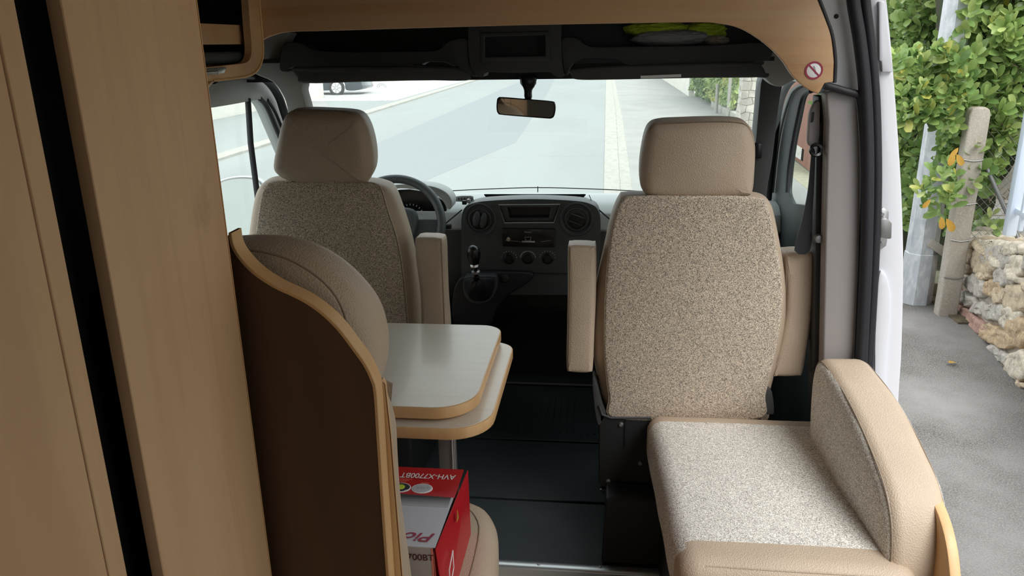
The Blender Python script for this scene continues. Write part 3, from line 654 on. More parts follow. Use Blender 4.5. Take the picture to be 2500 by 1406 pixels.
# steering wheel + instrument binnacle
ib = thing('instrument_cluster', 'instrument cluster under a grey hood behind the steering wheel', 'instrument cluster', P(1010, 500, y=2.95))
plate('hood', spx([(900, 500), (925, 465), (960, 452), (1010, 450), (1060, 456), (1092, 472), (1104, 495), (1095, 512), (1070, 480), (1010, 462), (950, 466), (915, 510)], 4, y=2.88), (0, .09, 0), M['dash'], ib, .006, 3)
plate('dial_panel', spx([(905, 510), (930, 475), (1000, 462), (1070, 482), (1090, 510), (1070, 560), (920, 560)], 3, y=2.99), (0, .02, 0), M['blkg'], ib, .003)
c = P(1005, 528, y=2.985); mk = [[c + Vector((math.sin(math.radians(a)) * .045, -.002, math.cos(math.radians(a)) * .045)), c + Vector((math.sin(math.radians(a)) * .052, -.002, math.cos(math.radians(a)) * .052))] for a in range(-100, 101, 16)]
tubes('gauge_marks', mk, .001, M['wht'], ib, 5)
sw = thing('steering_wheel', 'dark grey steering wheel beyond the driver seat', 'steering wheel', P(960, 548, y=2.75))
wc_ = P(958, 553, y=2.77); ax = Vector((0, -1, .55)).normalized(); wx = Vector((1, 0, 0)); wy = ax.cross(wx).normalized()
if wy.z < 0: wy = -wy
rim = [wc_ + wx * math.cos(a) * .187 + wy * math.sin(a) * .187 for a in [2 * math.pi * k / 64 for k in range(64)]]
tube('rim', rim, .0165, M['con'], sw, 16, True)
for sx_ in (-1, 1):
    pts_ = [wc_ + wx * sx_ * .05 + wy * .02, wc_ + wx * sx_ * .17 + wy * .03, wc_ + wx * sx_ * .185 + wy * .0, wc_ + wx * sx_ * .16 + wy * -.05, wc_ + wx * sx_ * .05 + wy * -.055]
    plate('spoke', spline(pts_, 4), -ax * .022, M['con'], sw, .006, 3)
cushion('airbag_cover', spline([wc_ + wx * .09 + wy * .055, wc_ + wx * .08 - wy * .06, wc_ - wy * .085, wc_ - wx * .08 - wy * .06, wc_ - wx * .09 + wy * .055, wc_ + wy * .07], 5), ax, .05, .015, M['con'], sw, .004, 0)
tube('lower_spoke', [wc_ - wy * .07, wc_ - wy * .18], .014, M['con'], sw, 10, flat=.6)
sl = thing('indicator_stalk', 'black wiper stalk beside the steering wheel rim', 'stalk', P(1085, 555, y=2.85))
tube('stem', [P(1050, 562, y=2.88), P(1080, 556, y=2.85)], .007, M['blk'], sl, 10)
lathe('tip', [(0, -.012), (.009, -.010), (.011, 0), (.010, .014), (0, .018)], P(1092, 553, y=2.84), (1, -.2, .1), M['blk'], sl, 16)
# door mirror outside the driver's window
dm = thing('door_mirror', 'white framed door mirror outside the driver window', 'wing mirror', P(590, 500, y=3.0))
mo = [(520, 470), (530, 445), (560, 433), (600, 430), (630, 436), (645, 455), (648, 500), (640, 570), (600, 600), (560, 590), (532, 540)]
cushion('shell', spx(mo, 4, y=3.02), (0, -1, 0), .10, .04, M['white'], dm, .004, 0)
cc = sum(Pn(mo, y=2.965), Vector()) / len(mo)
plate('mirror_rim', [cc + (p - cc) * .97 for p in spx(mo, 4, y=2.966)], (0, .004, 0), M['gry'], dm, .002)
plate('mirror_glass', [cc + (p - cc) * .91 for p in spx(mo, 4, y=2.960)], (.0, .003, 0), M['mirror'], dm, 0)

tube('mirror_arm', [Vector((-1.262, 3.02, .80)), Vector((-1.32, 3.03, .84)), Vector((-1.42, 3.04, .86))], .022, M['blk'], dm, 10)
# ================================================================== cab floor mats
fm = thing('cab_floor_mat', 'black ribbed rubber mat covering the cab floor', 'floor mat', (-.3, 2.5, 0))
for y0, y1 in ((1.985, 2.308), (2.322, 2.725), (2.739, 3.36)):
    box('mat_panel', (-1.1, y0, -.012), (.45, y1, 0), M['mat'], fm, .002, 1)
rib = []
boxes('rib', [((-.46 + k * .028, 2.80, 0), (-.452 + k * .028, 3.14, .003)) for k in range(20)], M['mat'], fm, 0, 'stuff')
tb = tube('mat_edge_lip', [(-.5, 3.24, .012), (.0, 3.24, .012)], .006, M['dkp'], fm, 8)
# ================================================================== cab seats
def scaled(pts, k, dv=Vector()):
    c = sum(pts, Vector()) / len(pts); return [c + (p - c) * k + dv for p in pts]
def seat_plane(pts, p0, k, n=4):
    nn = Vector((0, 1, k)); return [PP(p.x, p.y, p0, nn) for p in spline([(u, v, 0) for u, v in pts], n)]
ps = thing('passenger_seat', 'beige cab seat nearest the open door with speckled fabric back and smooth headrest', 'seat', (.25, 2.2, 0), 'cab seats')
k = .12; p0 = (.25, 2.115, .45); nf = Vector((0, -1, -k)).normalized()
o1 = [(1510, 482), (1530, 474), (1600, 472), (1700, 472), (1800, 473), (1852, 477), (1876, 490), (1888, 520), (1903, 600), (1914, 680), (1916, 740), (1910, 800), (1893, 880), (1872, 960), (1862, 1016), (1700, 1024), (1500, 1020), (1470, 970), (1452, 880), (1448, 800), (1455, 700), (1472, 610), (1490, 530)]
cushion('backrest', seat_plane(o1, (p0[0], p0[1] + .065, p0[2]), k), nf, .13, .05, M['leather'], ps, .004, .002)
o2 = [(1522, 484), (1560, 477), (1700, 475), (1845, 480), (1868, 494), (1882, 530), (1897, 610), (1907, 690), (1908, 745), (1902, 800), (1886, 880), (1867, 960), (1857, 1014), (1700, 1020), (1500, 1016), (1486, 960), (1476, 870), (1475, 790), (1478, 700), (1486, 610), (1500, 530)]
cushion('back_fabric', [p + Vector((0, -.009, 0)) for p in seat_plane(o2, p0, k, 5)], nf, .018, .008, M['fabric'], ps, .012, .002)
tube('stitch_line', [p + Vector((0, -.014, 0)) for p in seat_plane(o2, p0, k, 5)[60:-1]], .0015, M['seam'], ps, 5)
o3 = [(1561, 430), (1562, 380), (1572, 325), (1586, 300), (1612, 291), (1660, 288), (1720, 286), (1780, 287), (1812, 293), (1828, 312), (1836, 350), (1834, 410), (1830, 455), (1818, 470), (1770, 474), (1700, 475), (1620, 475), (1582, 470), (1567, 455)]
hp = [p - Vector((0, .015, 0)) for p in seat_plane(o3, (.25, 2.095, 1.2), .06)]
hr = cushion('headrest', hp, (0, -1, -.05), .12, .032, M['leather'], ps, .012, .002)
tube('seam_line', [p + Vector((0, -.0455, 0)) for p in scaled(hp, .955)], .0016, M['seam'], hr, 5, True)
for u in (1612, 1778):
    hpz = P(u, 480, y=2.06)
    lathe('headrest_collar', [(.012, 0), (.017, .002), (.016, .012), (.009, .016)], hpz - Vector((0, 0, .006)), (0, 0, 1), M['blkg'], ps, 20)
    tube('headrest_post', [hpz - Vector((0, 0, .02)), hpz + Vector((0, 0, .05))], .005, M['chrome'], ps, 10)
def armrest(name, pts, yy, th, parent, seamside):
    a = cushion(name, spx(pts, 3, y=yy + .0), (0, -1, 0), th, .014, M['leather'], parent, .004, .001)
    s_ = [(p[0] + seamside, p[1]) for p in pts if True]
    return a
a = armrest('armrest', [(1387, 604), (1394, 593), (1420, 592), (1446, 594), (1455, 604), (1456, 700), (1452, 800), (1448, 885), (1442, 898), (1415, 899), (1392, 896), (1384, 886), (1385, 800), (1387, 700)], 2.10, .08, ps, 0)
tube('seam_line', Pn([(1393, 604), (1392, 700), (1390, 800), (1388, 886)], y=2.058), .0012, M['seam'], a, 5)
a = armrest('armrest', [(1908, 616), (1920, 609), (1960, 607), (1982, 609), (1989, 620), (1986, 680), (1976, 770), (1962, 850), (1952, 900), (1940, 907), (1893, 908), (1880, 900), (1898, 820), (1912, 740), (1912, 670)], 2.16, .08, ps, 0)
tube('seam_line', Pn([(1921, 614), (1919, 700), (1912, 790), (1896, 885)], y=2.118), .0012, M['seam'], a, 5)
box('seat_cushion', (0.0, 2.16, .34), (.50, 2.62, .46), M['leather'], ps, .04, 4)
pd = thing('seat_pedestal', 'black seat base box under the passenger seat', 'seat base', (.25, 2.2, 0))
# narrow black side cover that runs from the seat base to the metal threshold
plate('side_cover', [(.02, 1.99, 0), (.03, 2.10, 0), (.03, 2.10, .22), (.03, 2.03, .20)], (.45, 0, 0), M['blk'], pd, .008, 3)
plate('housing', [P(1462, 1000, y=2.10), P(1490, 1018, y=2.10), P(1860, 1024, y=2.10), Vector((.52, 2.10, .0)), P(1506, 1345, y=2.10), P(1490, 1280, y=2.10), P(1474, 1195, y=2.10), P(1461, 1180, y=2.10)], (0, .42, 0), M['blk'], pd, .006, 3)
plate('side_lug', spx([(1446, 925), (1456, 930), (1470, 985), (1480, 1010), (1462, 1040), (1452, 1000)], 3, y=2.1), (0, .05, 0), M['dkp'], pd, .006)
plate('side_lug', spx([(1868, 950), (1885, 958), (1890, 1008), (1880, 1012), (1870, 1008)], 3, y=2.1), (0, .05, 0), M['dkp'], pd, .006)
tube('housing_rim', [P(1463, 990, y=2.097), P(1470, 1012, y=2.097), P(1492, 1020, y=2.097), P(1590, 1020, y=2.097)], .004, M['dkp'], pd, 8)
tube('panel_joint', [P(1526, 1024, y=2.099), P(1524, 1090, y=2.099)], .002, M['blkg'], pd, 6)
plate('lower_cover', [P(1463, 1196, y=2.09), P(1500, 1192, y=2.09), P(1502, 1200, y=2.09), P(1474, 1206, y=2.09)], (0, .02, 0), M['blkg'], pd, .003)
for u, v in ((1485, 1175), (1516, 1036), (1563, 1130), (1569, 1208)):
    lathe('bolt', [(0, .006), (.005, .006), (.007, .003), (.008, 0)], P(u, v, y=2.10), (0, -1, 0), M['steel'], pd, 12)

ds = thing('driver_seat', 'shaded cab seat behind the steering wheel with brown smooth headrest', 'seat', (-.82, 2.4, 0), 'cab seats')
k = .10; p0 = (-.8, 2.33, .9); nf = Vector((.05, -1, -k)).normalized()
o1 = [(633, 480), (645, 448), (662, 436), (700, 433), (800, 432), (900, 437), (940, 444), (962, 458), (980, 500), (1000, 560), (1014, 620), (1024, 690), (1030, 785), (1030, 900), (1000, 1010), (800, 1020), (650, 1010), (622, 900), (612, 760), (612, 640), (622, 550)]
cushion('backrest', [p - Vector((0, .01, 0)) for p in seat_plane(o1, (p0[0], p0[1] + .08, p0[2]), k)], nf, .14, .045, M['leather'], ds, .004, .002)
o2 = [(640, 490), (650, 454), (668, 442), (720, 438), (840, 438), (915, 444), (935, 460), (950, 510), (970, 570), (984, 640), (993, 720), (999, 800), (998, 900), (970, 1004), (800, 1012), (660, 1004), (632, 900), (622, 760), (622, 650), (630, 560)]
cushion('back_fabric', [p + Vector((0, -.010, 0)) for p in seat_plane(o2, p0, k, 5)], nf, .018, .008, M['fabric'], ds, .012, .002)
tube('stitch_line', [p + Vector((0, -.020, 0)) for p in seat_plane(o2, p0, k, 5)[28:64]], .0014, M['seam'], ds, 5)
o3 = [(681, 400), (684, 370), (692, 330), (701, 295), (716, 270), (742, 264), (800, 263), (855, 265), (888, 274), (906, 298), (917, 335), (922, 375), (920, 405), (908, 430), (896, 436), (820, 436), (740, 435), (712, 430), (690, 416)]
hp = [p - Vector((0, .015, 0)) for p in seat_plane(o3, (-.8, 2.325, 1.2), .06)]
hr = cushion('headrest', hp, (0.12, -1, -.05), .13, .035, M['leather'], ds, .010, .003)
tube('seam_line', [p + Vector((0, -.048, 0)) for p in scaled(hp, .95)][16:44], .0014, M['seam'], hr, 5)
for u in (722, 880):
    hpz = P(u, 438, y=2.31)
    lathe('headrest_collar', [(.012, 0), (.020, .002), (.018, .010), (.009, .014)], hpz - Vector((0, 0, .006)), (0, 0, 1), M['blkg'], ds, 20)
    tube('headrest_post', [hpz - Vector((0, 0, .02)), hpz + Vector((0, 0, .05))], .005, M['chrome'], ds, 10)
a = armrest('armrest', [(1019, 584), (1026, 574), (1050, 573), (1076, 575), (1087, 586), (1089, 650), (1092, 720), (1098, 800), (1097, 870), (1080, 882), (1045, 882), (1036, 870), (1034, 780), (1030, 700), (1022, 640)], 2.31, .08, ds, 0)
tube('seam_line', Pn([(1077, 582), (1081, 680), (1086, 800), (1086, 870)], y=2.268), .0012, M['seam'], a, 5)
box('seat_cushion', (-1.1, 2.42, .36), (-.60, 2.9, .48), M['leather'], ds, .04, 4)
dp = box('seat_pedestal', (-1.08, 2.30, 0), (-.62, 2.80, .36), M['blk'], None, .02, 2); tag(dp, 'black base box under the driver seat', 'seat base')

# ================================================================== side bench by the open door
bn = thing('side_bench', 'pale fabric bench seat by the open side door', 'bench', (.4, 1.75, 0))
box('base', (.19, 1.47, 0), (.63, 1.985, .30), M['blk'], bn, .006, 1)
def block(name, y0, y1, x0f, x1f, z0, z1, r, mats, split, parent, puff=.008):
    ny, nx, nc, ne = 30, 14, 6, 7
    st_ = [(y0 + r * (1 - math.sin(math.pi / 2 * i / ne)), r * (1 - math.cos(math.pi / 2 * i / ne))) for i in range(ne, 0, -1)][::1]
    st_ = [(y0 + r * (1 - math.sin(math.pi / 2 * i / ne)), r * (1 - math.cos(math.pi / 2 * i / ne))) for i in range(ne, -1, -1)]
    st_ = [(a, b) for a, b in st_]
    ends = [(y0 + r - r * math.cos(t), r - r * math.sin(t)) for t in [math.pi / 2 * i / ne for i in range(ne)]]
    mids = [(y0 + r + (y1 - y0 - 2 * r) * i / ny, 0) for i in range(ny + 1)]
    ends2 = [(y1 - (a - y0), b) for a, b in ends[::-1]]
    S_ = ends + mids + ends2; vs, fs = [], []; loops = None
    for yv, ins in S_:
        xa, xb = x0f(yv) + ins, x1f(yv) - ins; za, zb = z0 + ins, z1 - ins; rr = max(.002, r - ins) if r > ins else .002; pts = []
        for cx_, cz_, a0 in ((xb - rr, zb - rr, 0), (xa + rr, zb - rr, 90), (xa + rr, za + rr, 180), (xb - rr, za + rr, 270)):
            arc = [(cx_ + rr * math.cos(math.radians(a0 + 90 * k / nc)), cz_ + rr * math.sin(math.radians(a0 + 90 * k / nc))) for k in range(nc + 1)]
            if a0 == 90:
                p_, q_ = pts[-1], arc[0]; pts += [(p_[0] + (q_[0] - p_[0]) * k / nx, p_[1] + (q_[1] - p_[1]) * k / nx) for k in range(1, nx)]
            pts += arc
        ty = (yv - (y0 + y1) / 2) / ((y1 - y0) / 2)
        for x_, z_ in pts:
            tx = (x_ - (xa + xb) / 2) / ((xb - xa) / 2)
            v = Vector((x_, yv, z_ + (puff * max(0, 1 - tx * tx) * max(0, 1 - ty * ty) if z_ > (za + zb) / 2 else 0)))
            vs.append(v + noise.noise_vector(v * 7) * .0025)
        loops = len(pts)
    m = len(S_)
    for i in range(m - 1):
        for k in range(loops): fs.append((i * loops + k, i * loops + (k + 1) % loops, (i + 1) * loops + (k + 1) % loops, (i + 1) * loops + k))
    fs.append(tuple(range(loops))); fs.append(tuple((m - 1) * loops + k for k in range(loops)))
    o = mesh(name, vs, fs, None, parent, None, 60); me = o.data
    for mm in mats: me.materials.append(mm)
    for p in me.polygons: p.material_index = split(p.center)
    return o
bx0 = lambda y_: .176 - (y_ - 1.40) * .045
block('seat_cushion', 1.398, 2.112, bx0, lambda y_: .668, .30, .455, .046, [M['fabricl'], M['leather']],
      lambda c: 1 if (c.y > 2.045 or c.y < 1.487 - (.0 if c.x > .24 else .3 * (.24 - c.x))) else 0, bn)
tube('front_seam', [Vector((.205, 1.421, .441)), Vector((.235, 1.414, .445)), Vector((.4, 1.412, .4455)), Vector((.63, 1.414, .444))], .0016, M['leather'], bn, 6)
tube('corner_seam', [Vector((.235, 1.413, .444)), Vector((.215, 1.404, .42)), Vector((.205, 1.398, .37))], .0016, M['leather'], bn, 6)
# backrest bolster
A0 = P(1990, 1090, z=.45); B0 = P(2180, 1385, z=.45)
dd = (B0 - A0).normalized(); nn_ = Vector((-dd.y, dd.x, 0)); nn_ = nn_ if nn_.x > 0 else -nn_
sh = [(-.02, -.03), (-.055, .06), (-.067, .17), (-.055, .225), (-.015, .247), (.06, .246), (.143, .238), (.24, .218), (.336, .188), (.42, .15), (.472, .10), (.497, .04), (.503, -.02), (.49, -.04), (.3, -.04), (.1, -.04)]
def bol(off, k_=1.0): 
    c_ = Vector((.22, .09, 0)); return [A0 + dd * (c_.x + (p.x - c_.x) * k_) + Vector((0, 0, 1)) * (c_.y + (p.y - c_.y) * k_) + nn_ * off for p in spline([(a_, b_, 0) for a_, b_ in sh], 5)]
bb_ = thing('bolster_cushion', 'curved beige back cushion standing at the outer end of the bench', 'cushion', A0)
cushion('leather_body', bol(.055), -nn_, .128, .03, M['leather'], bb_, .003, .004, seg=6, fab=(M['fabricl'], 3))
for sm in SEAM: tube('piping_seam', sm, .0015, M['seam'], bb_, 5, True)
wp = plate('bench_end_panel', [Vector((.70, 1.36, -.0)), Vector((.70, 1.36, .42))] + spline([Vector((.70, 1.375, .47)), Vector((.70, 1.41, .52)), Vector((.70, 1.455, .555)), Vector((.70, 1.51, .575))], 4, False) + [Vector((.70, 1.80, .575)), Vector((.70, 1.80, 0))], (.022, 0, 0), M['edge'], None, .003, 2)
tag(wp, 'light wooden end panel with rounded top outside the bench cushion', 'panel')

# ================================================================== dinette: table, seat, wooden surround
tb = thing('dinette_table', 'pale folding table with rounded corners and orange wood edges', 'table', (-.6, 1.8, 0))
def leaf_outline(x1, y0, y1, z, r):
    pts = [Vector((-1.2, y0, z))]
    pts += [Vector((x1 - r + r * math.sin(a), y0 + r - r * math.cos(a), z)) for a in [math.pi / 2 * i / 10 for i in range(11)]]
    r2 = .055
    pts += [Vector((x1 - r2 + r2 * math.cos(a), y1 - r2 + r2 * math.sin(a), z)) for a in [math.pi / 2 * i / 8 for i in range(9)]]
    return pts + [Vector((-1.2, y1, z))]
for nm, x1, y0, y1, z in (('table_leaf', -.275, 1.552, 2.095, .69), ('table_leaf', -.238, 1.528, 2.06, .652)):
    lf = plate(nm, leaf_outline(x1, y0, y1, z, .10), (0, 0, .028), M['edge'], tb, .003, 2)
    plate('laminate', leaf_outline(x1 - .0035, y0 + .0035, y1 - .003, z + .0278, .097), (0, 0, .0012), M['table'], lf, 0)
plate('leg', [(-.372, 1.60, 0), (-.330, 1.60, 0), (-.330, 1.60, .652), (-.372, 1.60, .652)], (0, .022, 0), M['alu'], tb, .005, 2)
tube('leg_rib', [(-.337, 1.597, 0), (-.337, 1.597, .65)], .0035, M['alu'], tb, 8)
box('leg_foot', (-.40, 1.58, 0), (-.30, 1.64, .008), M['blk'], tb, .003)

se = thing('dinette_bench', 'beige dinette seat behind the curved wooden board', 'bench', (-.6, 1.3, 0))
bk = spx([(480, 640), (505, 600), (560, 580), (640, 572), (715, 579), (785, 600), (845, 636), (895, 685), (930, 740), (948, 805), (950, 860), (942, 905), (930, 935), (930, 1010), (925, 1200), (920, 1420), (700, 1500), (480, 1500)], 5, y=1.16)
bk = [p - Vector((0, .035, 0)) for p in bk]
cushion('backrest', bk, (0, -1, 0), .15, .05, M['leather'], se, .006, .003, seg=7)
lw_ = spx([(880, 965), (912, 962), (930, 968), (948, 1000), (960, 1050), (964, 1130), (970, 1220), (984, 1320), (1000, 1440), (1014, 1600), (880, 1700), (850, 1300)], 5, y=1.14)
lw_ = [p - Vector((0, .012, 0)) for p in lw_]
cushion('lower_backrest', lw_, (0, -1, 0), .13, .04, M['leather'], se, .004, .002, seg=6)
tube('back_seam', spx([(520, 620), (600, 610), (690, 628), (760, 665), (810, 710), (838, 760), (846, 800)], 5, False, y=1.046), .0016, M['seam'], se, 6)
sc_ = spline([(-1.15, 1.12, .39), (-.30, 1.12, .39), (-.215, 1.20, .39), (-.205, 1.35, .39), (-.215, 1.48, .39), (-.235, 1.56, .39), (-.28, 1.615, .39), (-.38, 1.63, .39), (-.8, 1.63, .39), (-1.15, 1.63, .39)], 5)
cushion('seat_cushion', sc_, (0, 0, 1), .12, .045, M['leather'], se, .004, .002, seg=7)
box('seat_box', (-1.2, 1.04, 0), (-.30, 1.56, .33), M['wood'], se, .003)
tube('seat_seam', spline([(-.262, 1.22, .4495), (-.255, 1.35, .451), (-.262, 1.5, .451), (-.30, 1.575, .4495)], 5, False), .0016, M['seam'], se, 6)

bo = [(560, 568), (566, 600), (585, 632), (620, 668), (668, 700), (715, 722), (752, 742), (790, 770), (825, 805), (858, 848), (888, 890), (905, 925), (914, 960), (922, 1080), (932, 1230), (945, 1410), (960, 1640)]
bd = thing('dinette_board', 'shade-darkened wooden board with curved pale edge behind the dinette seat', 'board', (-.4, 1.0, 0))
top_ = spx(bo, 4, False, y=1.0)
plate('board_panel', top_ + [Vector((-.31, 1.0, 0)), Vector((-.62, 1.0, 0)), P(520, 1400, y=1.0), P(500, 640, y=1.0), P(545, 600, y=1.0)], (0, .028, 0), M['woodshade'], bd, 0)
ev, ef = [], []
for i, p in enumerate(top_ + [Vector((-.31, 1.0, 0))]):
    a = top_[max(i - 1, 0)]; b_ = top_[min(i + 1, len(top_) - 1)]; t_ = (b_ - a).normalized(); q = Vector((-t_.z, 0, t_.x)); q = q if (q.x + q.z) > 0 else -q
    for dx, dy in ((-.001, -.001), (.003, -.001), (.004, .0), (.004, .029), (-.001, .029)): ev.append(p + q * dx + Vector((0, dy, 0)))
m_ = len(ev) // 5
for i in range(m_ - 1):
    for j in range(5): ef.append((i * 5 + j, i * 5 + (j + 1) % 5, (i + 1) * 5 + (j + 1) % 5, (i + 1) * 5 + j))
mesh('edge_band', ev, ef, M['edge'], bd)
sp_ = plate('side_strip', [P(918, 935, y=1.03), P(932, 928, y=1.03), P(938, 940, y=1.03), P(951, 1060, y=1.03), P(962, 1200, y=1.03), P(979, 1406, y=1.03), Vector((-.275, 1.03, 0)), Vector((-.33, 1.03, 0)), P(940, 1406, y=1.03)], (0, .014, 0), M['edge'], bd, .002, 2)
tube('strip_line', [P(929, 926, y=1.032), P(939, 938, y=1.032), P(953, 1060, y=1.032), P(964, 1200, y=1.032), P(981, 1406, y=1.032), Vector((-.273, 1.032, 0))], .0011, M['line'], bd, 5)

# the carton on the seat
bx = thing('carton', 'red and silver printed carton box lying on the dinette seat', 'box', (-.4, 1.3, .45))
zt = .615; C_ = P(1124, 1146, z=zt); D_ = P(1085, 1338, z=zt); lx = -.62
w0 = C_ - D_; cx1 = (C_.x + D_.x) / 2 + .002; y0_, y1_ = D_.y, C_.y
box('body', (lx, y0_, .452), (cx1 - .016, y1_, zt - .001), M['card'], bx, .001, 1)
ys_ = y1_ - (y1_ - y0_) * .40
box('lid_red', (lx, ys_, zt - .001), (cx1 - .004, y1_, zt), M['red'], bx)
o = plate('lid_silver', [(lx, y0_, zt), (cx1 - .010, y0_, zt), (cx1 - .006, ys_, zt), (lx, ys_, zt)], (0, 0, -.001), M['silver'], bx)
for k_ in range(6):
    ya, yb = ys_ - .006 * (k_ + 1) - .0, ys_ - .006 * k_ + .0
    g_ = .05 + .075 * k_; mm = mat('dark_print_step_%d' % k_, (g_, g_, g_ * 1.08), .4)
    plate('shade_print', [(lx, ya, zt + .0004), (cx1 - .0115, ya, zt + .0004), (cx1 - .011, yb, zt + .0004), (lx, yb + (.014 if k_ == 0 else 0), zt + .0004)], (0, 0, -.0004), mm, bx, 0, smooth=0)
plate('end_flap', [(cx1 - .010, y0_, zt - .004), (cx1 + .004, y1_, zt - .001), (cx1 + .005, y1_, .453), (cx1 + .004, y0_, .453)], (.0014, 0, 0), M['red'], bx, 0)
plate('side_panel', [(cx1 - .014, y0_ + .002, zt - .012), (cx1 - .003, y1_ - .01, zt - .02), (cx1 - .003, y1_, .453), (cx1 - .012, y0_, .453)], (.001, 0, 0), M['redl'], bx, 0)
plate('edge_print', [(cx1 - .018, y0_ - .0006, zt - .002), (cx1 - .014, y0_ - .0006, zt - .002), (cx1 - .014, y0_ - .0006, .453), (cx1 - .018, y0_ - .0006, .453)], (0, .0005, 0), M['redl'], bx, 0)
plate('tape_spot', [(cx1 + .0065, y0_ + .125, zt - .03), (cx1 + .007, y0_ + .133, zt - .006), (cx1 + .0075, y0_ + .141, zt - .03)], (.0006, 0, 0), M['dead'], bx)
fr = [Vector((cx1 + .0068, y0_ + a_, b_)) for a_, b_ in ((.035, zt - .075), (.075, zt - .060), (.075, zt - .10), (.035, zt - .118))]
tube('frame_print', fr, .0012, M['wht'], bx, 5, True)
Xm, Ym, Zp = Vector((-1, 0, 0)), Vector((0, -1, 0)), Vector((0, 0, 1))
text('lettering', 'AVH-X7700BT', Vector((cx1 - .016, y1_ - .026, zt)), Xm, Ym, .019, M['wht'], bx, .120, .0012)
text('lettering', 'Pioneer', Vector((cx1 - .018, y0_ + .040, zt)), Xm, Ym, .026, M['mag'], bx, .150, .0012, shear=.3)
text('lettering', 'AVH-X7700BT', Vector((cx1 - .131, y0_ - .0003, zt - .029)), Vector((1, 0, 0)), Zp, .0135, M['drk'], bx, .118, .0006)
for k_ in range(3): box('small_print', (cx1 - .16, y1_ - .050 - k_ * .005, zt), (cx1 - .108 - .005 * k_, y1_ - .0485 - k_ * .005, zt + .0006), M['redl'], bx)
box('small_print', (cx1 - .085, y1_ - .062, zt), (cx1 - .068, y1_ - .060, zt + .0006), M['redl'], bx)
box('small_print', (cx1 - .10, y0_ - .0008, zt - .072), (cx1 - .022, y0_ - .0002, zt - .0708), M['drk'], bx)
for dx, mm, inner in ((.078, 'silver', 'gry'), (.124, 'carp', 'hivis')):
    cc = Vector((cx1 - dx, y1_ - .083, zt + .0002))
    bd_ = lathe('badge', [(0, .0012), (.022, .0012), (.0225, 0)], cc, (0, 0, 1), M['wht'], bx, 36, sy=.80)
    lathe('badge_face', [(0, .0006), (.0195, .0006), (.02, 0)], cc + Vector((0, 0, .0012)), (0, 0, 1), M[mm], bd_, 36, sy=.78)
    if inner == 'gry': text('lettering', 'L.O.S.', cc + Vector((.013, .003, .0016)), Xm, Ym, .006, M['gry'], bd_, .026, .0006)
    else: lathe('flower_mark', [(0, .0006), (.009, .0006), (.0095, 0)], cc + Vector((0, 0, .0018)), (0, 0, 1), M[inner], bd_, 12)

# ================================================================== near wooden cupboard on the left
wd = thing('wardrobe', 'tall light wooden cupboard beside the aisle, very near on the left', 'wardrobe', (-.55, .4, 0))
pn = box('side_panel', (-.516, .713, 0), (-.50, .968, 1.95), M['wood'], wd, .0012, 1)
box('edge_band', (-.5165, .968, 0), (-.4995, .9695, 1.95), M['edge'], wd)
dr = box('door', (-.518, -.25, 0), (-.50, .6245, 1.94), M['wood'], wd, .001, 1)
box('groove', (-.517, .6245, 0), (-.5012, .6262, 1.94), M['line'], wd)
box('door_edge', (-.518, .6262, 0), (-.50, .654, 1.94), M['wood'], wd, .002, 1)
box('light_block_box', (-1.2, -.25, 0), (-.545, .995, 1.94), M['blk'], wd)  # black box added to block light and darken the gap by the door
# overhead cupboard
oc = thing('overhead_cupboard', 'wooden overhead cupboard with open shelf and rounded lower corner', 'cupboard', (-.86, 1.5, 1.42))
XK = -.86
outer = Pn([(330, -420), (640, -420), (634, -100)], x=XK) + spx([(632, 0), (637, 60), (641, 110), (640, 142), (630, 168), (610, 184), (575, 191), (520, 197)], 5, False, x=XK) + Pn([(330, 215)], x=XK)
inner = Pn([(350, -380), (604, -300), (604, -60)], x=XK) + spx([(606, 0), (610, 60), (614, 110), (612, 138), (600, 153), (560, 159), (500, 165)], 4, False, x=XK) + Pn([(350, 180)], x=XK)
plate('front_frame', [outer, inner], (-.018, 0, 0), M['woodh'], oc, .001, 1)
tube('edge_line', [p + Vector((.001, 0, 0)) for p in outer[1:-1]], .0028, M['edge'], oc, 6)
pz = lambda u, v: P(u, v, x=XK - .02)
box('back_panel', (-1.2, .98, 1.42), (-1.19, 1.98, 1.94), M['blk'], oc)
box('end_panel', (-1.2, outer[4].y - .02, 1.45), (XK - .018, outer[4].y - .008, 1.94), M['blk'], oc)
box('shelf_board', (XK - .045, 1.0, pz(600, 108).z), (XK - .03, outer[4].y - .02, pz(600, 61).z), M['woodh'], oc, .001)
tube('grey_tube', [(XK - .04, 1.0, pz(606, 143).z + .004), (XK - .04, outer[4].y - .02, pz(606, 143).z + .004)], .014, M['con'], oc, 16)  # dark grey tube along the bottom of the opening
box('cupboard_floor', (-1.2, 1.0, pz(600, 156).z - .012), (XK - .018, outer[4].y - .02, pz(600, 156).z - .002), M['woodh'], oc)
lt = plate('latch', Pn([(495, 168), (532, 165), (532, 181), (495, 184)], x=XK + .003), (-.004, 0, 0), M['steel'], oc, .001)
plate('latch_cover', Pn([(533, 164), (553, 164), (548, 178), (533, 181)], x=XK + .004), (-.004, 0, 0), M['alu'], oc, .001)
tube('latch_lever', Pn([(500, 178), (530, 175)], x=XK + .004), .0025, M['chrome'], lt, 8)
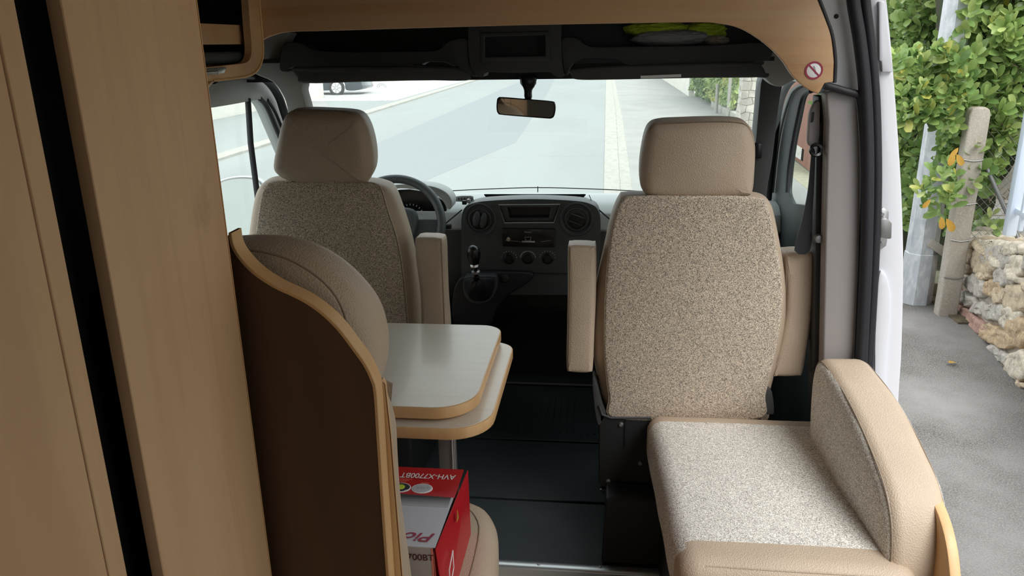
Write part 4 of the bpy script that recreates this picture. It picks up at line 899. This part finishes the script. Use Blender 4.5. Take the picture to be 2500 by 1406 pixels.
# ================================================================== outside, right: stone wall
wa, wb_ = Vector((2.93, 6.52, 0)), Vector((2.65, 4.75, 0))
wdir = (wb_ - wa).normalized(); wnn = Vector((wdir.y, -wdir.x, 0)); wnn = wnn if wnn.x < 0 else -wnn   # towards the van
sw_ = thing('stone_wall', 'low dry stone wall of tan and grey rubble on the right', 'stone wall', (2.95, 6.4, -.6))
wend = wa + wdir * 4.2
thk = -wnn * .34
plate('mortar_core', [Vector((wa.x, wa.y, -.65)) - wnn * .004, Vector((wend.x, wend.y, -.65)) - wnn * .004, Vector((wend.x, wend.y, -.02)) - wnn * .004, Vector((wa.x, wa.y, -.03)) - wnn * .004], thk, M['mortar'], sw_, .01, 1)
def stone(cx, cy, w, h, col, rot=0, seed=0, world=None, thick=.036, parent=sw_):
    r = random.Random(seed + int(cx * 3 + cy)); n = 26; pts = []
    for i in range(n):
        a = 2 * math.pi * i / n; k = 1 + .10 * noise.noise(Vector((math.cos(a) * 1.3 + seed, math.sin(a) * 1.3, cx * .1)))
        sq = (abs(math.cos(a)) ** 3.2 + abs(math.sin(a)) ** 3.2) ** (-1 / 3.2)
        x, y_ = math.cos(a) * sq * w / 2 * k * 1.07, math.sin(a) * sq * h / 2 * k * 1.07
        c_, s_ = math.cos(math.radians(rot)), math.sin(math.radians(rot))
        if world is None: pts.append(PP(cx + x * c_ - y_ * s_, cy + x * s_ + y_ * c_, wa + wnn * .0, wnn))
        else: pts.append(world(cx + x * c_ - y_ * s_, cy + x * s_ + y_ * c_))
    c = sum(pts, Vector()) / n
    vs, fs = [], []
    levels = [(1.0, -.05), (1.0, thick * .2), (.95, thick * .7), (.84, thick * .98), (.66, thick), (.48, thick), (.3, thick), (.14, thick)]
    for s_, hgt in levels:
        for p in pts:
            q = c + (p - c) * s_ + wnn * hgt
            q += noise.noise_vector(q * 13 + Vector((seed, 0, 0))) * .018 + noise.noise_vector(q * 34) * .012; vs.append(q)
    vs.append(c + wnn * thick * 1.1)
    for L_ in range(len(levels) - 1):
        for i in range(n): fs.append((L_ * n + i, L_ * n + (i + 1) % n, (L_ + 1) * n + (i + 1) % n, (L_ + 1) * n + i))
    o = (len(levels) - 1) * n
    for i in range(n): fs.append((o + i, o + (i + 1) % n, len(vs) - 1))
    return mesh('stone', vs, fs, M['st_' + col], parent, None, 70)
for i, a in enumerate([
    (2361, 622, 40, 46, 'tan'), (2380, 603, 20, 15, 'orange'), (2411, 637, 58, 62, 'tan'), (2358, 657, 30, 26, 'tan'), (2353, 678, 30, 25, 'pale', 20),
    (2392, 699, 60, 42, 'grey', 45), (2433, 705, 42, 38, 'orange'), (2447, 722, 28, 42, 'tan', 20), (2461, 675, 54, 40, 'grey'), (2440, 626, 76, 50, 'grey', 10),
    (2488, 728, 60, 62, 'tan'), (2341, 722, 24, 40, 'pink', -8), (2368, 731, 42, 28, 'grey', 38), (2398, 752, 36, 30, 'grey', 20), (2434, 763, 52, 42, 'grey'),
    (2472, 775, 50, 50, 'pale', 15), (2375, 781, 98, 32, 'pink', 40), (2440, 820, 84, 44, 'orange', 25), (2494, 812, 52, 68, 'orange'), (2446, 867, 58, 26, 'grey', 33),
    (2492, 892, 56, 70, 'pale'), (2334, 757, 16, 18, 'tan'), (2346, 796, 34, 34, 'red', 35), (2376, 815, 34, 22, 'grey', 35), (2400, 845, 40, 18, 'tan', 42), (2420, 866, 26, 18, 'tan', 30), (2452, 898, 64, 16, 'tan', 38), (2492, 935, 40, 20, 'tan', 40),
    (2362, 592, 34, 22, 'pale'), (2420, 598, 60, 22, 'pale'), (2480, 608, 60, 30, 'pale'), (2486, 650, 44, 50, 'pale'), (2410, 672, 26, 18, 'tan'), (2350, 590, 18, 26, 'tan'),
    (2534, 700, 40, 60, 'tan'), (2540, 780, 44, 60, 'grey'), (2546, 860, 50, 70, 'orange'), (2550, 930, 50, 50, 'tan'), (2530, 640, 46, 46, 'grey')]):
    stone(*a[:5], rot=(a[5] if len(a) > 5 else 0), seed=i)
rr = random.Random(5); s0 = 2.05
row = 0
for zr in (-.52, -.38, -.24, -.10):
    s_ = 1.95 + rr.random() * .1
    while s_ < 4.1:
        w_ = rr.uniform(.14, .26); cc = (s_ + w_ / 2, zr)
        stone(cc[0], cc[1], w_ * .96, .15, rr.choice(['tan', 'grey', 'pale', 'orange', 'tan']), 0, int(s_ * 100), world=lambda X_, Z_: Vector((wa.x, wa.y, 0)) + wdir * X_ + Vector((0, 0, Z_)))
        s_ += w_
# coping stones lying on top
s_ = -.05; i = 0
while s_ < 4.0:
    w_ = rr.uniform(.28, .5); c_ = wa + wdir * (s_ + w_ / 2) - wnn * .16
    bm = bmesh.new(); bmesh.ops.create_icosphere(bm, subdivisions=4, radius=1)
    for v in bm.verts:
        d = v.co; e = 3.5; k_ = (abs(d.x) ** e + abs(d.y) ** e + abs(d.z) ** e) ** (-1 / e)
        l_ = Vector((d.x * k_ * w_ * .50, d.y * k_ * .22, d.z * k_ * .040)); q = c_ + wdir * l_.x + wnn * l_.y + Vector((0, 0, -.012 + l_.z - .10 * 0))
        q += noise.noise_vector(q * 7) * .02 + noise.noise_vector(q * 25) * .008; v.co = q
    me = bpy.data.meshes.new('coping_stone'); bm.to_mesh(me); bm.free(); finish('coping_stone', me, M['st_' + ['pale', 'tan', 'pale'][i % 3]], sw_, smooth=60)
    s_ += w_ * .97; i += 1

st(box('wall_sky_block', (6.2, -9, -.6), (6.6, 9, 4.6), M['wallst']))  # unseen house wall, added to block low sky light at the side door
# posts
gp_ = thing('galvanised_pole', 'tall octagonal galvanised pole standing in the hedge', 'pole', (2.6, 6.5, -.6))
gb = P(2232, 735, z=-.6); gt = Vector((gb.x, gb.y, 3.4))
vs, fs = [], []
for zz, rr_ in ((-.6, .128), (-.18, .124), (-.175, .118), (3.4, .085)):
    for k_ in range(8):
        a = math.pi / 8 + math.pi / 4 * k_; vs.append(Vector((gb.x + math.cos(a) * rr_, gb.y + math.sin(a) * rr_, zz)))
for l_ in range(3):
    for k_ in range(8): fs.append((l_ * 8 + k_, l_ * 8 + (k_ + 1) % 8, (l_ + 1) * 8 + (k_ + 1) % 8, (l_ + 1) * 8 + k_))
fs += [tuple(range(8)), tuple(range(24, 32))]
mesh('shaft', vs, fs, M['galv'], gp_, smooth=20)
cp = thing('concrete_post', 'weathered concrete fence post with rounded top and wire ties', 'post', P(2308, 772, z=-.6))
cb = P(2314, 772, z=-.6); hw = .073
prof = []
plate('shaft', [(cb.x - hw, cb.y, -.62), (cb.x + hw, cb.y, -.62), (cb.x + hw, cb.y, .95), (cb.x + hw - .012, cb.y, .985), (cb.x + hw - .04, cb.y, 1.0), (cb.x - hw + .04, cb.y, 1.0), (cb.x - hw + .012, cb.y, .985), (cb.x - hw, cb.y, .95)], (0, .10, 0), M['conc'], cp, .014, 3)
for vv in (392, 498, 588, 680):
    p = P(2350, vv, y=cb.y - .004); z_ = p.z
    tube('wire_tie', spline([(cb.x - hw - .004, cb.y - .003, z_ + .008), (cb.x, cb.y - .006, z_ - .004), (cb.x + hw + .004, cb.y - .003, z_ + .006)], 4, False), .004, M['steel'], cp, 6)
o = plate('concrete_strut', Pn([(2262, 600), (2277, 583), (2322, 612), (2312, 634)], y=cb.y + .25), (0, .10, 0), M['conc'], None, .008); tag(o, 'slanting concrete strut behind the concrete post', 'strut')
o = box('concrete_footing', P(2252, 742, y=cb.y + .5), P(2318, 660, y=cb.y + .9), M['moss'], None, .02, 2); tag(o, 'mossy concrete block on the ground behind the post', 'block')
def slab(name, gv, gf, off, m, parent):
    n = len(gv); ed = {}
    for f in gf:
        for i in range(4): k_ = (f[i], f[(i + 1) % 4]); ed[k_] = 1
    fs = list(gf) + [tuple(i + n for i in f[::-1]) for f in gf]
    for (a, b) in ed:
        if (b, a) not in ed: fs.append((a, a + n, b + n, b))
    return mesh(name, list(gv) + [p + off for p in gv], fs, m, parent)
# soil and dark inside of the hedge
sl_ = thing('hedge', 'dense laurel hedge with broad glossy green leaves', 'hedge', (3.3, 6.8, -.6))
bm = bmesh.new()
nu, nv = 60, 30; gv, gf = [], []
for i in range(nu):
    for j in range(nv):
        yy_ = 7.25 + i / (nu - 1) * 3.1; zz = -.62 + j / (nv - 1) * 4.0
        xx = 3.12 + .22 * noise.noise(Vector((yy_ * 1.6, zz * 1.6, 3))) + (.10 if zz < .2 else 0) - .25 * max(0, (yy_ - 7.2)) * .05
        gv.append(Vector((xx, yy_, zz)))
for i in range(nu - 1):
    for j in range(nv - 1): gf.append((i * nv + j, i * nv + j + 1, (i + 1) * nv + j + 1, (i + 1) * nv + j))
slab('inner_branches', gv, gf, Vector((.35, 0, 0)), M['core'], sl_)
# second block of hedge: above and behind the chain-link to the right of the post
gv, gf = [], []
for i in range(50):
    for j in range(30):
        xx = 2.75 + i / 49 * 3.2; zz = .70 + j / 29 * 3.0 + .25 * noise.noise(Vector((xx * 2, 0, 5))) * (1 - j / 29)
        gv.append(Vector((xx, 6.55 + .2 * noise.noise(Vector((xx * 1.7, zz * 1.7, 9))), zz)))
for i in range(49):
    for j in range(29): gf.append((i * 30 + j, i * 30 + j + 1, (i + 1) * 30 + j + 1, (i + 1) * 30 + j))
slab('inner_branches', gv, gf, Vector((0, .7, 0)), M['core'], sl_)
# leaves ------------------------------------------------------------
LV = [(0, 0, 0), (-.17, .28, .04), (.17, .28, .04), (0, .3, .0), (-.235, .60, .05), (.235, .60, .05), (0, .64, -.01), (-.19, .87, .015), (.19, .87, .015), (0, .9, -.03), (0, 1.02, -.06)]
LF = [(0, 3, 1), (0, 2, 3), (1, 3, 6, 4), (3, 2, 5, 6), (4, 6, 9, 7), (6, 5, 8, 9), (7, 9, 10), (9, 8, 10)]
leafme = []
for w_ in (1.0, .8, 1.15):
    me = bpy.data.meshes.new('leaf'); me.from_pydata([(a * w_, b_, c_) for a, b_, c_ in LV], [], LF)
    for p in me.polygons: p.use_smooth = True
    me.materials.append(M['leaf']); leafme.append(me)
deadme = bpy.data.meshes.new('leaf'); deadme.from_pydata(LV, [], LF); deadme.materials.append(M['dead'])
for p in deadme.polygons: p.use_smooth = True
LR = random.Random(21)
leaves = []          # (matrix, tone, visible score)
def proj(p):
    q = MW.transposed() @ (p - CAM)
    return (CX - q.x * F_PX / q.z, CY + q.y * F_PX / q.z) if q.z < 0 else (-9999, -9999)
twigs = []
def sprig(base, axis, nl, ln, tone, spread=58):
    axis = axis.normalized(); a0 = LR.random() * 6.28
    t1 = axis.orthogonal().normalized(); t2 = axis.cross(t1)
    stem = ln * 1.1; twigs.append([base - axis * ln * .7, base + axis * stem * .5, base + axis * stem])
    for i in range(nl):
        f = i / max(1, nl - 1); a = a0 + i * 2.4
        out = (t1 * math.cos(a) + t2 * math.sin(a)); sp_ = math.radians(spread * (1.15 - .75 * f) + LR.uniform(-10, 10))
        d = (axis * math.cos(sp_) + out * math.sin(sp_)).normalized(); L_ = ln * LR.uniform(.75, 1.15) * (1 - .25 * f)
        up_ = (axis - d * axis.dot(d)); up_ = up_.normalized() if up_.length > 1e-3 else d.orthogonal().normalized()
        side = d.cross(up_); o = base + axis * stem * f
        mt = Matrix((side * L_, d * L_, up_ * L_)).transposed().to_4x4(); mt.translation = o
        tn = max(0, min(1, tone + LR.gauss(0, .13) + .12 * f)); leaves.append((mt, tn))
def surf(yy_, zz):   # face of the hedge along the pavement
    return 2.93 + .26 * noise.noise(Vector((yy_ * 1.6, zz * 1.6, 3))) - .02 * (yy_ - 7)
for _ in range(1000):
    yy_ = LR.uniform(6.2, 10.4); zz = LR.uniform(-.35, 2.0)
    low = .35 if yy_ < 7.3 else -.2
    if zz < low and LR.random() < .86: continue
    x_ = surf(yy_, zz) + LR.uniform(-.10, .12) + (0 if zz > low else .15)
    ax_ = Vector((-.75 + LR.uniform(-.5, .3), -.55 + LR.uniform(-.5, .4), .5 + LR.uniform(-.45, .5)))
    tone = .33 + .25 * noise.noise(Vector((yy_ * 2, zz * 2, 8))) + (.12 if zz > .9 else 0)
    sprig(Vector((x_, yy_, zz)), ax_, LR.randint(6, 10), LR.uniform(.115, .155), tone)
for _ in range(620):
    x_ = LR.uniform(2.62, 4.6); zz = LR.uniform(.42, 2.1)
    if zz < .70 and (x_ > 3.2 or LR.random() < .5): continue
    yy_ = 6.42 + LR.uniform(-.16, .12) + .15 * noise.noise(Vector((x_ * 1.7, zz * 1.7, 9)))
    ax_ = Vector((-.35 + LR.uniform(-.5, .5), -.8 + LR.uniform(-.3, .3), .5 + LR.uniform(-.45, .5)))
    sprig(Vector((x_, yy_, zz)), ax_, LR.randint(6, 10), LR.uniform(.12, .155), .45 + .25 * noise.noise(Vector((x_ * 2, zz * 2, 8))))
# growth overhanging the pole (it hides the middle of it)
for _ in range(95):
    u, v = LR.uniform(2190, 2380), LR.uniform(140, 315)
    if u > 2335 and v > 255: continue
    sprig(P(u, v, y=6.12 + LR.uniform(-.1, .15)), Vector((-.5 + LR.uniform(-.4, .4), -.7, .5 + LR.uniform(-.4, .4))), 8, .125, .45)
for _ in range(16):
    u, v = LR.uniform(2300, 2345), LR.uniform(320, 390)
    sprig(P(u, v, y=6.35 + LR.uniform(-.1, .1)), Vector((-.4, -.7, .2 + LR.uniform(-.4, .4))), 7, .10, .35)
# low tuft in front of the pole
for u, v in ((2240, 480), (2262, 470), (2300, 448), (2318, 430), (2330, 455), (2290, 500), (2258, 505), (2310, 490), (2335, 480), (2300, 525), (2275, 462), (2322, 505), (2282, 440)):
    sprig(P(u, v, y=6.0 + LR.uniform(-.05, .12)), Vector((-.35 + LR.uniform(-.5, .5), -.6, .6 + LR.uniform(-.3, .3))), 7, .115, .42)
for u, v in ((2425, 560), (2412, 545), (2440, 350), (2455, 330), (2425, 380), (2462, 370), (2436, 405)):
    sprig(P(u, v, y=6.35), Vector((-.2, -.7, .3 + LR.uniform(-.4, .4))), 5, .13, .6)
# choose the 300 leaves that show nearest, in the frame, as parts
cand = []
for i, (mt, tn) in enumerate(leaves):
    u, v = proj(mt.translation); d = (mt.translation - CAM).length
    if 2205 < u < 2490 and 8 < v < 560: cand.append((d + LR.random() * .12, i))
cand.sort(); pick = set(i for _, i in cand[:300])
inv = Matrix.Translation(-sl_.location)
for n_, i in enumerate(sorted(pick)):
    mt, tn = leaves[i]; o = bpy.data.objects.new('leaf', leafme[i % 3]); COL.objects.link(o); o.parent = sl_; o.matrix_parent_inverse = inv; o.matrix_local = mt if False else o.matrix_local
    o.matrix_basis = mt
V_, F_, T_ = [], [], []
for i, (mt, tn) in enumerate(leaves):
    if i in pick: continue
    b0 = len(V_); w_ = (1, .8, 1.15)[i % 3]
    V_ += [tuple(mt @ Vector((a * w_, b_, c_))) for a, b_, c_ in LV]; F_ += [tuple(j + b0 for j in f) for f in LF]; T_ += [tn] * len(LV)
me = bpy.data.meshes.new('foliage'); me.from_pydata(V_, [], F_); at = me.attributes.new('tone', 'FLOAT', 'POINT'); at.data.foreach_set('value', T_)
me.polygons.foreach_set('use_smooth', [True] * len(me.polygons)); finish('foliage', me, M['foliage'], sl_, 'stuff', 0)
tubes('twigs', twigs[:900], .004, M['twig'], sl_, 4, 'stuff')
for u, v, s_ in ((2328, 380, .11), (2335, 388, .10), (2310, 545, .12), (2298, 540, .10), (2272, 498, .08), (2340, 372, .08)):
    mt = Matrix(((s_, 0, 0), (0, 0, -s_), (0, -s_, 0))).to_4x4() @ Matrix.Rotation(.6 * math.sin(v), 4, 'Z'); mt.translation = P(u, v - 12, y=5.93)
    o = bpy.data.objects.new('leaf', deadme); COL.objects.link(o); o.parent = sl_; o.matrix_parent_inverse = inv; o.matrix_basis = mt
o = bpy.data.objects.new('fallen_leaf', deadme.copy()); COL.objects.link(o); o.matrix_basis = Matrix.Translation(P(2335, 885, z=-.59)) @ Matrix.Rotation(2.2, 4, 'Z') @ Matrix.Rotation(.25, 4, 'X') @ Matrix.Scale(.085, 4)
tag(o, 'single orange fallen leaf lying on the pavement', 'leaf')
st(plate('ground_bed', [(2.72, 5.9, -.585), (2.72, 10.4, -.585), (4.6, 10.4, -.585), (4.6, 5.9, -.585)], (0, 0, -.02), M['soil']))
yd = st(plate('yard', [(3.05, 3.0, -.33), (12, 3.0, -.33), (12, 16, -.30), (3.4, 16, -.30), (3.4, 6.6, -.33)], (0, 0, -.2), M['yard']))
yw = st(box('yard_wall', (3.4, 9.5, -.5), (11, 9.7, .6), M['wallst']))
# chain-link, prop, railing
wires = []
for k_ in range(-26, 46):
    x0 = 2.80 + k_ * .06
    for sgn in (1, -1):
        a = Vector((x0, 6.22, -.25)); b_ = Vector((x0 + sgn * 1.3, 6.22, 1.05)); 
        if sgn < 0: a.x += 1.0; b_.x += 1.0
        def clip(p, q):
            t0, t1 = 0.0, 1.0; dx = q.x - p.x
            for lo_hi, s2 in ((2.80, 1), (4.6, -1)):
                if dx == 0: continue
                t = (lo_hi - p.x) / dx
                if (dx > 0) == (s2 > 0): t0 = max(t0, t)
                else: t1 = min(t1, t)
            return None if t0 >= t1 else (p.lerp(q, t0), p.lerp(q, t1))
        c_ = clip(a, b_)
        if c_: wires.append(list(c_))
cl = tubes('chain_link_fence', wires, .0018, M['steel'], None, 3, 'stuff'); tag(cl, 'thin wire mesh fence fixed to the concrete post', 'wire fence')
pp_ = tube('prop_pipe', [P(2402, 395, y=6.15), P(2462, 528, y=6.0), P(2485, 580, y=5.95)], .016, M['steel'], None, 10); tag(pp_, 'slanting grey pipe propping the wire fence', 'pipe')
rl = thing('metal_railing', 'pale blue painted metal railing on top of the stone wall', 'railing', P(2468, 556, y=6.0))
r0 = P(2466, 558, y=5.9)
box('rail_post', (r0.x - .035, r0.y - .03, r0.z - .05), (r0.x + .035, r0.y + .03, 1.05), M['rail'], rl, .003)
for dz in (.14, .95):
    a = Vector((r0.x, r0.y, r0.z + dz)); plate('rail', [a + Vector((0, 0, -.018)), a + Vector((0, 0, .018)), a + wdir * 1.9 + Vector((0, 0, .018)), a + wdir * 1.9 + Vector((0, 0, -.018))], (.03, 0, 0), M['rail'], rl, .002)
for k_ in range(1, 12):
    a = r0 + wdir * k_ * .16; box('rail_bar', (a.x, a.y - .014, r0.z + .02), (a.x + .028, a.y + .014, r0.z + 1.0), M['rail'], rl, .002)
for i in range(9):
    a = P(2395 + LR.random() * 90, 470 + LR.random() * 80, y=6.3)
    if i == 0: br = thing('bare_branches', 'thin bare twigs behind the wire fence', 'branches', a)
    pts_ = [a + Vector((LR.uniform(-.05, .05) + .07 * j, .02 * j, (.06 * j) * LR.uniform(-.3, 1))) for j in range(5)]
    tube('branch', pts_, .004, M['twig'], br, 5)

# ================================================================== seen through the windscreen: far hedge, posts, pillar, fence, car
fh = thing('far_hedge', 'clipped green hedge along the pavement beyond the windscreen', 'hedge', (3.6, 26, -.6))
V_, F_, T_ = [], [], []
hr_ = random.Random(4)
for i in range(9000):
    yy_ = hr_.uniform(22.3, 31.5); zz = hr_.uniform(-.6, 1.7)
    x_ = 3.45 + (yy_ - 26) * -.03 + .25 * noise.noise(Vector((yy_ * 1.1, zz * 1.5, 1))) + abs(hr_.gauss(0, .10)) + (.28 if zz < -.35 else 0)
    d = Vector((-.7 + hr_.uniform(-.8, .8), -.5 + hr_.uniform(-.8, .8), .4 + hr_.uniform(-.8, .8))).normalized(); sd = d.orthogonal().normalized(); L_ = hr_.uniform(.11, .18)
    sd = (Matrix.Rotation(hr_.random() * 6.28, 3, d) @ sd); t_ = d.cross(sd); p = Vector((x_, yy_, zz)); b0 = len(V_)
    V_ += [p - t_ * L_ * .5, p + sd * L_ * .28, p + t_ * L_ * .5, p - sd * L_ * .28]; F_.append((b0, b0 + 1, b0 + 2, b0 + 3))
    tn = max(0, min(1, .45 + .45 * noise.noise(Vector((yy_ * .7, zz, 4))) + (.25 if yy_ < 27.5 else -.12) + hr_.gauss(0, .1))); T_ += [tn] * 4
me = bpy.data.meshes.new('foliage'); me.from_pydata([tuple(v) for v in V_], [], F_); at = me.attributes.new('tone', 'FLOAT', 'POINT'); at.data.foreach_set('value', T_)
finish('foliage', me, M['foliage'], fh, 'stuff', 0)
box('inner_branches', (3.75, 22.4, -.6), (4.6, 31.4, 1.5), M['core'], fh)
lwk = thing('low_wall', 'low pale coping under the far hedge', 'wall', (3.5, 23, -.6)); box('coping', (3.5, 21.6, -.62), (3.75, 26.5, -.40), M['kerb'], lwk, .01)
for u, vb, vt, lb in ((1748, 276, 205, 'thin white post in front of the far hedge, left of the two'), (1777, 288, 170, 'taller thin white post in front of the far hedge')):
    b_ = P(u, vb, z=-.6); o = lathe('garden_post', [(.05, 0), (.05, P(u, vt, y=b_.y).z + .6), (.0, P(u, vt, y=b_.y).z + .61)], b_, (0, 0, 1), M['kerb'], None, 10); tag(o, lb, 'post')
gpil = thing('stone_pillar', 'white rough stone gate pillar beyond the windscreen', 'pillar', P(1825, 318, z=-.6))
pb = P(1806, 318, z=-.6); pb2 = P(1845, 330, z=-.6); rs = random.Random(3)
yp = 20.0; xl, xr_ = P(1804, 320, y=yp).x, P(1847, 320, y=yp).x
box('pillar_core', (xl + .02, yp + .02, -.6), (xr_ - .02, yp + .5, 2.2), M['mortar'], gpil)
zz = -.6; rw = 0
while zz < 2.1:
    hh = rs.uniform(.16, .22); spl = xl + (xr_ - xl) * (rs.uniform(.3, .7))
    for a, b_ in ((xl, spl), (spl, xr_)):
        bm = bmesh.new(); boxbm(bm, (a + .006, yp - .02, zz + .006), (b_ - .006, yp + .52, zz + hh - .006)); bmesh.ops.subdivide_edges(bm, edges=bm.edges, cuts=2, use_grid_fill=True)
        for v in bm.verts: v.co += noise.noise_vector(v.co * 6) * .05
        me = bpy.data.meshes.new('stone'); bm.to_mesh(me); bm.free(); finish('stone', me, M['wallst'], gpil, smooth=60)
    zz += hh
bf = thing('board_fence', 'reddish brown fence of upright boards beside the passenger window', 'fence', (3.4, 14, -.6))
for k_ in range(34):
    y0 = 12.9 + k_ * .2; x_ = 3.36 + k_ * .010; z0 = -.58
    box('board', (x_, y0, z0), (x_ + .03, y0 + .175, 1.9), M['brown'], bf, .004, 1)
for zz in (0., 1.4): plate('rail', [(3.395, 12.9, zz), (3.73, 19.7, zz), (3.73, 19.7, zz + .08), (3.395, 12.9, zz + .08)], (.04, 0, 0), M['brown'], bf)
fw = st(box('wall_far', (3.3, 31.6, -.6), (3.5, 60, 1.4), M['wallw']))
st(plate('grass_strip', [(2.9, 9.0, -.598), (3.36, 9.0, -.598), (3.5, 20, -.598), (3.2, 20, -.598)], (0, 0, -.01), M['moss']))
# white wall gap, parked car, trailer frame, round cover
car = thing('parked_car', 'dark car parked on the far driveway, only wheel and bumper showing', 'car', P(825, 222, z=-.6))
wc0 = P(822, 214, z=-.28); cy_ = wc0.y
tube('tyre', [wc0 + Vector((math.cos(a) * .29, 0, math.sin(a) * .29)) for a in [2 * math.pi * i / 32 for i in range(32)]], .075, M['tyre'], car, 8, True)
lathe('wheel_rim', [(0, .03), (.05, .03), (.21, .0), (.23, .04)], wc0, (0, -1, 0), M['wht'], car, 32)
for k_ in range(7):
    a = 2 * math.pi * k_ / 7; d = Vector((math.cos(a), 0, math.sin(a))); tube('spoke', [wc0 + d * .05 + Vector((0, -.05, 0)), wc0 + d * .22 + Vector((0, -.04, 0))], .022, M['gry'], car, 6)
s_ = spline([wc0 + Vector(v) for v in ((-3.2, .05, -.05), (-3.3, .05, .5), (-2.2, .05, .75), (-1.6, .05, 1.2), (-.3, .05, 1.2), (.3, .05, .7), (1.0, .05, .55), (1.12, .05, .2), (1.1, .05, -.08), (.42, .05, -.12), (.34, .05, .2), (0, .05, .36), (-.34, .05, .2), (-.42, .05, -.12))], 4)
plate('body', s_, (0, 1.7, 0), M['carp'], car, .03, 2)
tw = tube('warning_triangle', Pn([(889, 208), (902, 193), (911, 208)], y=37), .045, M['redl'], None, 6, True); tag(tw, 'red outlined triangle standing on the far driveway', 'triangle')
wc1 = P(932, 213, y=40)
rc = thing('garden_ring', 'small grey double ring lying at the far driveway', 'ring', wc1)
for r_ in (.15, .24): tube('ring', [wc1 + Vector((math.cos(a) * r_, 0, math.sin(a) * r_ * .8)) for a in [2 * math.pi * i / 28 for i in range(28)]], .018, M['gry'], rc, 6, True)
bpy.context.view_layer.update()
